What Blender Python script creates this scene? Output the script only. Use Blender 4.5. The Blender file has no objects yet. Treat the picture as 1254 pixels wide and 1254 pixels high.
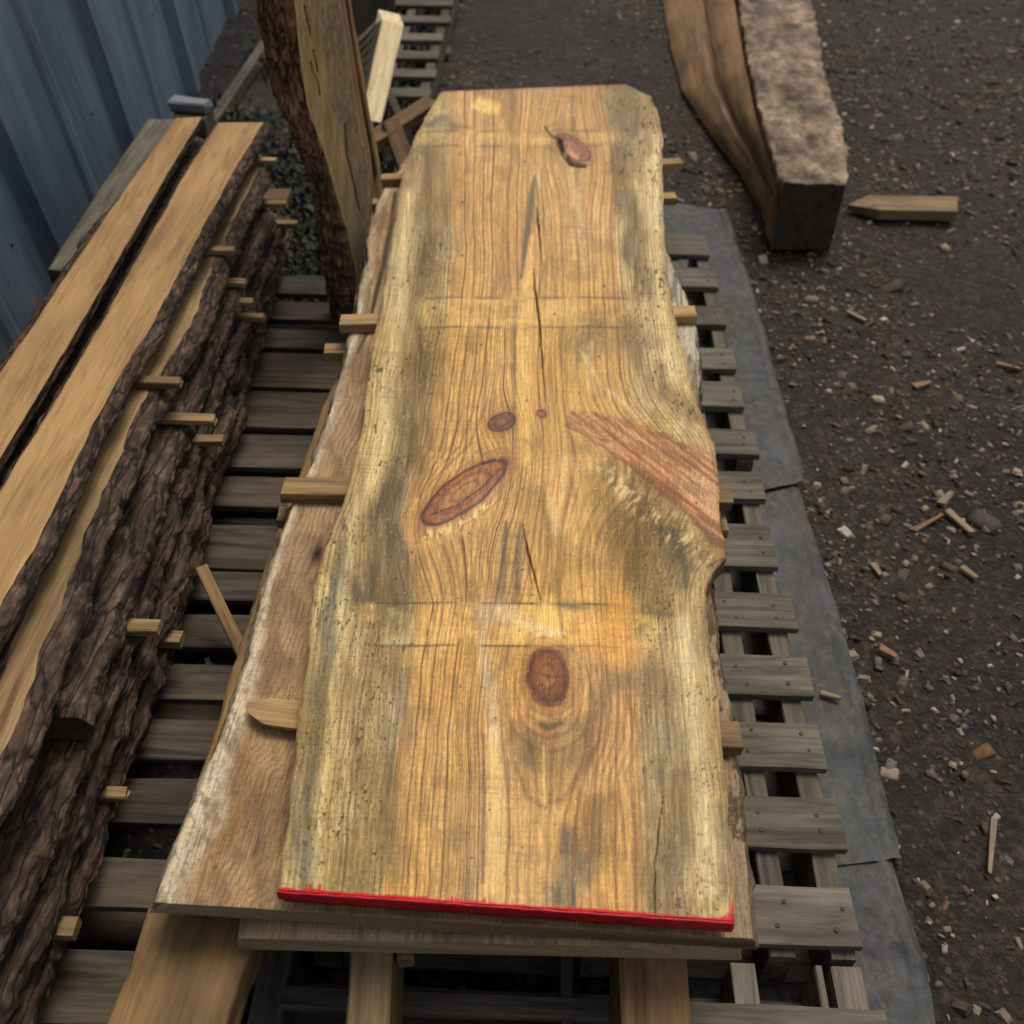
import bpy, math, random
import numpy as np
from mathutils import Vector, Matrix
random.seed(7); RNG = np.random.default_rng(7)
sc = bpy.context.scene
COL = sc.collection
R = math.radians

# ------------------------------------------------------------------ camera
CAMZ = 1.5; PITCH = R(44.2); YAW = R(2.2); F = 1160.0; C0 = 627.0
cam_d = bpy.data.cameras.new("camera"); cam = bpy.data.objects.new("camera", cam_d); COL.objects.link(cam)
cam.location = (0, 0, CAMZ); cam.rotation_euler = (math.pi/2 - PITCH, 0, YAW)
cam_d.sensor_width = 36; cam_d.lens = 36*F/1254; cam_d.clip_start = 0.05; cam_d.clip_end = 500
cam_d.dof.use_dof = True; cam_d.dof.focus_distance = 1.38; cam_d.dof.aperture_fstop = 4.2
sc.camera = cam
RM = np.array((Matrix.Rotation(YAW, 3, 'Z') @ Matrix.Rotation(math.pi/2 - PITCH, 3, 'X')))

def G(x, y, z=0.0):
    """image pixel -> real-world point on the level z"""
    d = RM @ np.array([(x-C0)/F, (C0-y)/F, -1.0])
    t = (z - CAMZ)/d[2]
    return Vector((d[0]*t, d[1]*t, z))
def GN(P, z): return np.array([list(G(x, y, z)) for x, y in P])
def world_to_px(X, Y, Z):
    """world -> camera image pixel coordinates (board colours and relief are laid out in these)"""
    P = np.stack([X, Y, Z-CAMZ], -1) @ RM
    return C0 + F*P[..., 0]/(-P[..., 2]), C0 - F*P[..., 1]/(-P[..., 2])

# ------------------------------------------------------------------ numpy noise
def _h(ix, iy, s):
    n = (ix.astype(np.int64)*374761393 + iy.astype(np.int64)*668265263 + s*2147483647) & 0x7fffffff
    n = ((n ^ (n >> 13))*1274126177) & 0x7fffffff
    n = n ^ (n >> 16)
    return (n & 0xffff)/65535.0
def vn(x, y, s=0):
    x = np.asarray(x, float); y = np.asarray(y, float) + 0*x; x = x + 0*y
    ix = np.floor(x); iy = np.floor(y); fx = x-ix; fy = y-iy
    fx = fx*fx*(3-2*fx); fy = fy*fy*(3-2*fy)
    a = _h(ix, iy, s); b = _h(ix+1, iy, s); c = _h(ix, iy+1, s); d = _h(ix+1, iy+1, s)
    return (a*(1-fx)+b*fx)*(1-fy) + (c*(1-fx)+d*fx)*fy
def fbm(x, y, s=0, o=4):
    t = 0; a = .5; n = 0
    for i in range(o):
        t = t + a*vn(np.asarray(x)*2**i, np.asarray(y)*2**i, s+i*17); n += a; a *= .5
    return t/n
def sm(x, a, b):
    t = np.clip((x-a)/(b-a), 0, 1); return t*t*(3-2*t)

# ------------------------------------------------------------------ materials
def srgb(r, g, b):
    f = lambda c: (c/255/12.92) if c/255 <= .04045 else ((c/255+.055)/1.055)**2.4
    return (f(r), f(g), f(b), 1)
class NT:
    def __init__(s, name):
        s.m = bpy.data.materials.new(name); s.m.use_nodes = True
        s.t = s.m.node_tree; s.t.nodes.clear()
        s.out = s.n('ShaderNodeOutputMaterial'); s.b = s.n('ShaderNodeBsdfPrincipled')
        s.l(s.b.outputs[0], s.out.inputs[0])
    def n(s, k, **kw):
        n = s.t.nodes.new(k)
        for a, v in kw.items(): setattr(n, a, v)
        return n
    def l(s, a, b): s.t.links.new(a, b)
    def noise(s, vec, scale, detail=4, rough=.55, dist=0):
        n = s.n('ShaderNodeTexNoise'); n.inputs['Scale'].default_value = scale
        n.inputs['Detail'].default_value = detail; n.inputs['Roughness'].default_value = rough
        n.inputs['Distortion'].default_value = dist
        s.l(vec, n.inputs['Vector']); return n.outputs['Fac']
    def mapv(s, vec, sx, sy, sz, off=None):
        n = s.n('ShaderNodeMapping'); n.inputs['Scale'].default_value = (sx, sy, sz)
        s.l(vec, n.inputs['Vector'])
        if off is not None: s.l(off, n.inputs['Location'])
        return n.outputs[0]
    def ramp(s, fac, stops, mode='LINEAR'):
        n = s.n('ShaderNodeValToRGB'); cr = n.color_ramp; cr.interpolation = mode
        while len(cr.elements) < len(stops): cr.elements.new(.5)
        for e, (p, c) in zip(cr.elements, stops): e.position = p; e.color = c if len(c) == 4 else (*c, 1)
        s.l(fac, n.inputs[0]); return n.outputs[0]
    def mix(s, fac, a, b, mode='MIX'):
        n = s.n('ShaderNodeMix', data_type='RGBA', blend_type=mode)
        for i, v in ((0, fac), (6, a), (7, b)):
            if hasattr(v, 'links'): s.l(v, n.inputs[i])
            else: n.inputs[i].default_value = v
        return n.outputs[2]
    def math(s, op, a, b=0.0):
        n = s.n('ShaderNodeMath', operation=op)
        for i, v in ((0, a), (1, b)):
            if hasattr(v, 'links'): s.l(v, n.inputs[i])
            else: n.inputs[i].default_value = v
        return n.outputs[0]
    def bump(s, h, strength=.3, dist=.002, prev=None):
        n = s.n('ShaderNodeBump'); n.inputs['Strength'].default_value = strength; n.inputs['Distance'].default_value = dist
        s.l(h, n.inputs['Height'])
        if prev: s.l(prev, n.inputs['Normal'])
        return n.outputs[0]
    def base(s):
        tc = s.n('ShaderNodeTexCoord'); oi = s.n('ShaderNodeObjectInfo')
        sc_ = s.n('ShaderNodeVectorMath', operation='SCALE'); sc_.inputs[3].default_value = 37.0
        cb = s.n('ShaderNodeCombineXYZ')
        for i in range(3): s.l(oi.outputs['Random'], cb.inputs[i])
        s.l(cb.outputs[0], sc_.inputs[0])
        ad = s.n('ShaderNodeVectorMath', operation='ADD'); s.l(tc.outputs['Object'], ad.inputs[0]); s.l(sc_.outputs[0], ad.inputs[1])
        return ad.outputs[0], oi.outputs['Random'], tc.outputs['Object']

def wood(name, light, dark, stain=None, stain_amt=.5, ring=22, rough=.75, line=.6, tintvar=.25, streak=3.0):
    s = NT(name); v, rnd, vo = s.base()
    # long grain bands (rings) warped by slow noise
    wob = s.noise(s.mapv(v, 4, 1.1, 4), 1.0, 3)
    warp = s.n('ShaderNodeVectorMath', operation='MULTIPLY_ADD')
    cb = s.n('ShaderNodeCombineXYZ'); s.l(wob, cb.inputs[0]); s.l(wob, cb.inputs[2])
    s.l(cb.outputs[0], warp.inputs[0]); warp.inputs[1].default_value = (.10, 0, .10); s.l(v, warp.inputs[2])
    bands = s.noise(s.mapv(warp.outputs[0], ring*4, streak*.35, ring*4), 1.0, 3, .6)
    fib = s.noise(s.mapv(v, 420, 9, 420), 1.0, 3, .6)
    blot = s.noise(s.mapv(v, 9, 3.2, 9), 1.0, 4, .6)
    col = s.ramp(bands, [(.30, dark), (.44, tuple(a*(1-line)+b*line for a, b in zip(dark, light))), (.58, light), (.75, light)])
    col = s.mix(s.math('MULTIPLY', s.ramp(fib, [(.35, (1, 1, 1)), (.6, (0, 0, 0))]), .35), col, tuple(c*.55 for c in dark[:3])+(1,))
    if stain: col = s.mix(s.math('MULTIPLY', s.ramp(blot, [(.42, (0, 0, 0)), (.68, (1, 1, 1))]), stain_amt), col, stain)
    hsv = s.n('ShaderNodeHueSaturation'); s.l(col, hsv.inputs['Color'])
    s.l(s.math('ADD', s.math('MULTIPLY', rnd, tintvar*2), 1-tintvar), hsv.inputs['Value'])
    dirt = s.ramp(s.noise(s.mapv(v, 60, 7, 60), 1.0, 5, .7), [(.34, (.55, .52, .48)), (.5, (1, 1, 1))])
    col = s.mix(.7, hsv.outputs[0], dirt, 'MULTIPLY')
    s.l(col, s.b.inputs['Base Color']); s.b.inputs['Roughness'].default_value = rough
    h = s.math('ADD', fib, s.math('MULTIPLY', bands, .6))
    s.l(s.bump(h, .5, .0015), s.b.inputs['Normal'])
    s.b.inputs['Specular IOR Level'].default_value = .3
    return s.m
def bark(name, c1, c2, c3, sc_=1.0, dist=.008):
    s = NT(name); v, rnd, vo = s.base()
    vv = s.n('ShaderNodeTexVoronoi', feature='DISTANCE_TO_EDGE'); vv.inputs['Scale'].default_value = 1
    wv = s.mapv(v, 42*sc_, 8*sc_, 42*sc_)
    nn = s.n('ShaderNodeTexNoise'); nn.inputs['Scale'].default_value = .8; nn.inputs['Detail'].default_value = 4; s.l(wv, nn.inputs['Vector'])
    ad = s.n('ShaderNodeVectorMath', operation='MULTIPLY_ADD'); s.l(nn.outputs['Color'], ad.inputs[0]); ad.inputs[1].default_value = (2, 2, 2); s.l(wv, ad.inputs[2])
    s.l(ad.outputs[0], vv.inputs['Vector'])
    fine = s.noise(s.mapv(v, 90, 34, 90), 1.0, 5, .65)
    big = s.noise(s.mapv(v, 14, 5, 14), 1.0, 4, .6)
    col = s.ramp(fine, [(.3, c1), (.52, c2), (.72, c3)])
    col = s.mix(s.ramp(vv.outputs[0], [(0.0, (1, 1, 1)), (.10, (0, 0, 0))]), col, tuple(c*.4 for c in c1[:3])+(1,))
    col = s.mix(.8, col, s.ramp(big, [(.32, (.45, .42, .42)), (.6, (1.25, 1.15, 1.1))]), 'MULTIPLY')
    s.l(col, s.b.inputs['Base Color']); s.b.inputs['Roughness'].default_value = .9
    s.b.inputs['Specular IOR Level'].default_value = .25
    h = s.math('ADD', s.math('MULTIPLY', s.ramp(vv.outputs[0], [(0, (0, 0, 0)), (.3, (1, 1, 1))]), .8), fine)
    s.l(s.bump(h, .7, dist*.6), s.b.inputs['Normal'])
    return s.m

M = {}
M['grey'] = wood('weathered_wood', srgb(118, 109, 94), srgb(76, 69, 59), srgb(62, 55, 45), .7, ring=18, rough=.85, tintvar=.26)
M['greydark'] = wood('weathered_wood_shaded', srgb(96, 84, 69), srgb(54, 47, 39), srgb(46, 41, 33), .7, ring=16, rough=.88, tintvar=.28)  # darker copy of the weathered wood, shade put into its colour
M['honey'] = wood('fresh_honey_wood', srgb(184, 146, 94), srgb(146, 110, 68), srgb(118, 90, 58), .5, ring=7, tintvar=.06)
M['tan'] = wood('tan_wood', srgb(176, 144, 98), srgb(122, 92, 58), srgb(90, 74, 52), .5, ring=16, tintvar=.18)
M['stick'] = wood('sticker_wood', srgb(180, 146, 96), srgb(112, 86, 54), srgb(80, 66, 46), .75, ring=16, tintvar=.28)
M['tanb'] = wood('warm_brown_wood', srgb(150, 114, 74), srgb(102, 74, 46), srgb(72, 54, 36), .6, ring=6, tintvar=.03)
M['stickd'] = wood('dull_sticker_wood', srgb(166, 136, 92), srgb(112, 86, 54), srgb(84, 68, 46), .6, ring=24, tintvar=.15)
M['bolster'] = wood('bolster_wood', srgb(152, 118, 74), srgb(88, 66, 42), srgb(66, 56, 42), .8, ring=5, tintvar=.1)
M['tand'] = wood('aged_tan_wood', srgb(140, 116, 80), srgb(92, 74, 50), srgb(66, 58, 44), .6, ring=14)
M['brown'] = wood('brown_wood', srgb(132, 100, 66), srgb(88, 62, 38), srgb(62, 48, 34), .6, ring=12, tintvar=.1)
M['cream'] = wood('cream_wood', srgb(228, 208, 164), srgb(196, 168, 118), None, ring=14, tintvar=.04)
M['dull'] = wood('dull_brown_board', srgb(106, 94, 78), srgb(72, 62, 48), srgb(50, 44, 36), .5, ring=12, tintvar=.1)
M['enddark'] = wood('dark_end_grain', srgb(74, 60, 46), srgb(44, 36, 28), None, ring=10, tintvar=.05)
M['bark'] = bark('dark_bark', srgb(46, 37, 30), srgb(78, 63, 51), srgb(118, 101, 85))
M['barkred'] = bark('reddish_bark', srgb(70, 50, 38), srgb(132, 100, 78), srgb(176, 146, 120), .8, .006)
s = NT('chipped_pale_bark'); v, rnd, vo = s.base()
q1 = s.noise(s.mapv(v, 14, 9, 14), 1.0, 6, .65); q2 = s.noise(s.mapv(v, 70, 45, 70), 1.0, 5, .7)
col = s.ramp(q1, [(.36, srgb(68, 52, 38)), (.48, srgb(112, 92, 70)), (.6, srgb(146, 125, 98)), (.72, srgb(178, 162, 138))])
col = s.mix(.8, col, s.ramp(q2, [(.35, (.5, .46, .44)), (.58, (1.1, 1.08, 1.05))]), 'MULTIPLY')
s.l(col, s.b.inputs['Base Color']); s.b.inputs['Roughness'].default_value = .85
s.l(s.bump(s.math('ADD', q1, s.math('MULTIPLY', q2, .5)), .8, .012), s.b.inputs['Normal']); M['barktop'] = s.m

def attr_mat(name, fibre=.22, rough=.5, spec=.4, bumpd=.0012):
    s = NT(name); v, rnd, vo = s.base()
    at = s.n('ShaderNodeAttribute'); at.attribute_name = 'Col'
    fib = s.noise(s.mapv(v, 700, 14, 700), 1.0, 3, .6)
    saw = s.noise(s.mapv(v, 8, 520, 8), 1.0, 2, .5)
    grn = s.noise(s.mapv(v, 260, 190, 260), 1.0, 4, .7)
    col = s.mix(1.0, at.outputs['Color'], s.ramp(fib, [(.3, (1-fibre*1.5,)*3), (.62, (1+fibre*.35,)*3)]), 'MULTIPLY')
    col = s.mix(.4, col, s.ramp(saw, [(.32, (.86, .84, .82)), (.55, (1.04, 1.04, 1.04))]), 'MULTIPLY')
    col = s.mix(.8, col, s.ramp(grn, [(.33, (.62, .58, .54)), (.46, (1, 1, 1))]), 'MULTIPLY')
    s.l(col, s.b.inputs['Base Color'])
    rr = s.ramp(s.noise(s.mapv(v, 7, 4, 7), 1.0, 3), [(.35, (rough-.12,)*3), (.65, (rough+.18,)*3)])
    s.l(rr, s.b.inputs['Roughness']); s.b.inputs['Specular IOR Level'].default_value = spec
    h = s.math('ADD', s.math('ADD', fib, s.math('MULTIPLY', saw, .8)), s.math('MULTIPLY', grn, .8))
    s.l(s.bump(h, .55, bumpd), s.b.inputs['Normal'])
    return s.m
M['slab'] = attr_mat('stained_live_edge_wood', spec=.35, rough=.5)
M['slab2'] = attr_mat('brown_live_edge_wood', fibre=.3, rough=.7, spec=.25, bumpd=.002)

s = NT('red_paint'); v, rnd, vo = s.base()
n1 = s.noise(s.mapv(v, 60, 60, 200), 1.0, 4, .7)
s.l(s.ramp(n1, [(.28, srgb(84, 6, 12)), (.42, srgb(160, 2, 20)), (.55, srgb(196, 4, 28)), (.72, srgb(206, 20, 44))]), s.b.inputs['Base Color'])
s.b.inputs['Roughness'].default_value = .45; s.l(s.bump(n1, .6, .002), s.b.inputs['Normal']); M['red'] = s.m

# ------------------------------------------------------------------ object helpers
def tag(o, label=None, cat=None, group=None, kind=None):
    if label: o['label'] = label
    if cat: o['category'] = cat
    if group: o['group'] = group
    if kind: o['kind'] = kind
    return o
def mesh_obj(name, V, Fc, mats, parent=None, mi=None, smooth=False, origin=None, ang=0.0):
    """V world coords (n,3) -> object with origin/rotation so that its local Y runs along the grain"""
    V = np.asarray(V, float)
    o0 = np.array(origin if origin is not None else V.mean(0))
    c, s_ = math.cos(-ang), math.sin(-ang)
    L = V - o0
    L = np.stack([L[:, 0]*c - L[:, 1]*s_, L[:, 0]*s_ + L[:, 1]*c, L[:, 2]], 1)
    me = bpy.data.meshes.new(name); 
    me.from_pydata(L.tolist(), [], Fc if isinstance(Fc, list) else Fc.tolist())
    for m in (mats if isinstance(mats, (list, tuple)) else [mats]): me.materials.append(m)
    if mi is not None: me.polygons.foreach_set('material_index', np.asarray(mi, np.int32))
    me.polygons.foreach_set('use_smooth', np.full(len(me.polygons), smooth))
    me.update()
    o = bpy.data.objects.new(name, me); COL.objects.link(o)
    o.location = o0; o.rotation_euler = (0, 0, ang)
    if parent is not None:
        o.parent = parent; o.location = Vector(o0) - parent.location
    return o
def empty(name, loc, label, cat, group=None):
    o = bpy.data.objects.new(name, None); COL.objects.link(o); o.location = loc; o.empty_display_size = .05
    return tag(o, label, cat, group)

def beam(name, p0, p1, w, h, mat, parent=None, w1=None, up=(0, 0, 1), cham=.002, wob=.0015, nl=None, endmat=None, h1=None, seed=None, jag=0):
    """sawn stick: p0,p1 are centre-line ends; cross-section w x h, slightly uneven, with eased edges"""
    p0 = Vector(p0); p1 = Vector(p1); ax = (p1-p0); L = ax.length; ax.normalize()
    upv = Vector(up); side = ax.cross(upv).normalized(); upv = side.cross(ax).normalized()
    nl = nl or max(3, int(L/.04)); w1 = w if w1 is None else w1; h1 = h if h1 is None else h1
    sd = seed if seed is not None else random.randint(0, 9999)
    V = []
    c = cham
    for i in range(nl+1):
        t = i/nl; ww = (w*(1-t)+w1*t)/2; hh = (h*(1-t)+h1*t)/2
        cor = [(-ww+c, -hh), (ww-c, -hh), (ww, -hh+c), (ww, hh-c), (ww-c, hh), (-ww+c, hh), (-ww, hh-c), (-ww, -hh+c)]
        for k, (a, b) in enumerate(cor):
            q = k//2
            da = (vn(t*L*12, q*3.3, sd)-.5)*2*wob; db = (vn(t*L*12, q*3.3+50, sd)-.5)*2*wob
            e = 0
            if jag and i in (0, nl): e = (vn(k*1.7, i*1., sd+3)-.5)*jag
            V.append((a+float(da), t*L-L/2+e, b+float(db)))
    Fc = []; mi = []
    for i in range(nl):
        for k in range(8):
            a = i*8+k; b = i*8+(k+1) % 8
            Fc.append((a, b, b+8, a+8)); mi.append(0)
    Fc.append(tuple(range(7, -1, -1))); Fc.append(tuple(nl*8+k for k in range(8))); mi += [1 if endmat else 0]*2
    me = bpy.data.meshes.new(name); me.from_pydata(V, [], Fc)
    me.materials.append(mat)
    if endmat: me.materials.append(endmat)
    me.polygons.foreach_set('material_index', np.array(mi, np.int32)); me.update()
    o = bpy.data.objects.new(name, me); COL.objects.link(o)
    rot = Matrix((side, ax, upv)).transposed().to_4x4()
    o.matrix_basis = Matrix.Translation((p0+p1)/2) @ rot
    if parent is not None:
        o.parent = parent; o.location = (p0+p1)/2 - parent.location
    return o

def curve_xy(P, t):
    """P (n,2) ordered near->far ; t array 0..1 by world y"""
    y = P[:, 1]; yy = y[0] + (y[-1]-y[0])*t
    return np.interp(yy, y, P[:, 0]), yy
def slab(name, Lp, Rp, z, th, mats, nx=40, ny=200, m=6, flareL=.0, flareR=.0, rough=.004, barkd=.0, seed=1,
         painter=None, tpow=None, parent=None, topmi=None, zfun=None, bulge=.0, sidemi=(1, 1), endmi=2, nb=None, edge=.0015):
    """board sawn from a log: outline polylines (world xy, near->far) of the left and right edge of the top face"""
    Lp = np.asarray(Lp)[:, :2]; Rp = np.asarray(Rp)[:, :2]
    t = np.linspace(0, 1, ny+1)
    if tpow is not None: t = tpow(t)
    lx, ly = curve_xy(Lp, t); rx, ry = curve_xy(Rp, t)
    lx = lx + (fbm(ly*22, 0*ly, seed, 4)-.5)*2*rough; rx = rx + (fbm(ry*22, 0*ry+9, seed, 4)-.5)*2*rough
    nb = nb or nx
    rows = []
    a = np.linspace(0, 1, nx+1)[None, :]
    TX = lx[:, None]*(1-a)+rx[:, None]*a; TY = ly[:, None]*(1-a)+ry[:, None]*a
    TZ = np.full_like(TX, z)
    ed = np.minimum(TX-lx[:, None], rx[:, None]-TX)
    TZ = TZ - edge*np.exp(-(ed/.002)**2)
    if zfun is not None: TZ = TZ + zfun(TX, TY)
    q = np.arange(1, m+1)[None, :]/(m+1)
    def sidepts(ex, ey, sgn, fl, sd):
        off = fl*q + bulge*np.sin(q*math.pi)
        dn = barkd*(fbm(ey[:, None]*28, q*5*th/.05, sd, 4)-.5)*2 + barkd*.6*(vn(ey[:, None]*90, q*9, sd+5)-.5)
        X = ex[:, None] + sgn*(off + dn*np.minimum(1, q*4)); Y = ey[:, None] + 0*q; Z = z - th*q + 0*X
        return X, Y, Z
    RX, RY, RZ = sidepts(rx, ry, 1, flareR, seed+31)
    LX, LY, LZ = sidepts(lx, ly, -1, flareL, seed+61)
    b = np.linspace(1, 0, nb+1)[None, :]
    bxl = lx - flareL; bxr = rx + flareR
    BX = bxl[:, None]*(1-b)+bxr[:, None]*b; BY = ly[:, None]*(1-b)+ry[:, None]*b; BZ = np.full_like(BX, z-th)
    X = np.concatenate([TX, RX, BX, LX[:, ::-1]], 1); Y = np.concatenate([TY, RY, BY, LY[:, ::-1]], 1); Z = np.concatenate([TZ, RZ, BZ, LZ[:, ::-1]], 1)
    K = X.shape[1]; N = ny+1
    V = np.stack([X.ravel(), Y.ravel(), Z.ravel()], 1)
    i = np.arange(ny)[:, None]; k = np.arange(K)[None, :]
    k2 = (k+1) % K
    Fq = np.stack([i*K+k, i*K+k2, (i+1)*K+k2, (i+1)*K+k], -1).reshape(-1, 4)
    mi = np.zeros((ny, K), np.int32)
    mi[:, nx:nx+m+1] = sidemi[1]; mi[:, nx+m+1:nx+m+1+nb] = 0; mi[:, nx+m+1+nb:] = sidemi[0]
    if topmi is not None: mi[:, :nx] = topmi(a[:, :-1], TX[:-1, :-1], TY[:-1, :-1])
    mi = mi.ravel()
    ang = math.atan2(-( (lx[-1]+rx[-1])-(lx[0]+rx[0]) )/2, ((ly[-1]+ry[-1])-(ly[0]+ry[0]))/2)
    # mesh (fast path)
    o0 = V.mean(0); c, s_ = math.cos(-ang), math.sin(-ang); L = V-o0
    L = np.stack([L[:, 0]*c-L[:, 1]*s_, L[:, 0]*s_+L[:, 1]*c, L[:, 2]], 1)
    me = bpy.data.meshes.new(name)
    nq = len(Fq); caps = [list(range(K-1, -1, -1)), [ny*K+j for j in range(K)]]
    me.vertices.add(len(V)); me.vertices.foreach_set('co', L.astype(np.float32).ravel())
    me.loops.add(nq*4+2*K); me.loops.foreach_set('vertex_index', np.concatenate([Fq.ravel(), caps[0], caps[1]]).astype(np.int32))
    me.polygons.add(nq+2)
    me.polygons.foreach_set('loop_start', np.concatenate([np.arange(nq)*4, [nq*4, nq*4+K]]).astype(np.int32))
    me.polygons.foreach_set('material_index', np.concatenate([mi, [endmi, endmi]]).astype(np.int32))
    me.polygons.foreach_set('use_smooth', np.concatenate([np.ones(nq, bool), [False, False]]))
    for mm in mats: me.materials.append(mm)
    me.update(calc_edges=True); me.validate()
    if painter is not None:
        col = painter(X.ravel(), Y.ravel(), Z.ravel(), np.concatenate([np.repeat(a, N, 0), np.ones((N, m)), np.repeat(b, N, 0), np.zeros((N, m))], 1).ravel(),
                      np.concatenate([np.ones((N, nx+1)), np.zeros((N, K-nx-1))], 1).ravel())
        at = me.color_attributes.new('Col', 'FLOAT_COLOR', 'POINT')
        at.data.foreach_set('color', np.concatenate([col, np.ones((len(col), 1))], 1).astype(np.float32).ravel())
    o = bpy.data.objects.new(name, me); COL.objects.link(o)
    o.location = o0; o.rotation_euler = (0, 0, ang)
    if parent is not None: o.parent = parent; o.location = Vector(o0)-parent.location
    return o

# ================================================================== TOP SLAB
ZT = .45
edgeL = [(340,1090),(346,1040),(352,985),(358,940),(364,900),(368,860),(376,800),(381,750),(388,700),(396,668),(410,640),(422,610),(432,575),(441,535),(448,480),(455,430),(465,380),(475,320),(483,270),(492,215),(505,172),(524,138),(540,112)]
edgeR = [(898,1128),(895,1060),(891,980),(885,900),(875,830),(867,770),(866,722),(872,700),(888,682),(888,657),(882,640),(880,590),(876,545),(868,530),(852,490),(838,430),(826,385),(820,350),(815,300),(812,250),(811,165),(808,145),(797,118),(768,103)]
def sl(c): return np.array(srgb(*c)[:3])
def seg_d(U, V, pts, ws):
    """normalised distance to a polyline with varying half-width"""
    best = np.full(U.shape, 1e9)
    for (a, b, wa, wb) in zip(pts[:-1], pts[1:], ws[:-1], ws[1:]):
        dx, dy = b[0]-a[0], b[1]-a[1]; l2 = dx*dx+dy*dy
        t = np.clip(((U-a[0])*dx+(V-a[1])*dy)/l2, 0, 1)
        d = np.hypot(U-a[0]-t*dx, V-a[1]-t*dy)/(wa+(wb-wa)*t)
        best = np.minimum(best, d)
    return best
def stroke(U, V, pts, w, p=2.0):
    ws = w if isinstance(w, (list, tuple)) else [w]*len(pts)
    return np.exp(-seg_d(U, V, pts, list(ws))**p)
def ell(U, V, cx, cy, a, b, deg):
    c, s_ = math.cos(R(deg)), math.sin(R(deg)); dx, dy = U-cx, V-cy
    x = dx*c+dy*s_; y = -dx*s_+dy*c
    return np.hypot(x/a, y/b), x, y
VT = [100, 200, 300, 400, 500, 560, 610, 650, 690, 740, 800, 900, 1000, 1130]
H1 = [548, 552, 556, 546, 530, 522, 510, 500, 504, 512, 498, 484, 476, 466]
PI_ = [662, 656, 652, 650, 648, 645, 642, 640, 638, 634, 628, 618, 612, 606]
H2 = [738, 748, 754, 764, 772, 776, 770, 768, 768, 768, 772, 782, 788, 796]
def lerp(c, m, k): return c + (np.asarray(k)-c)*np.clip(m, 0, 1)[:, None]
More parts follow.
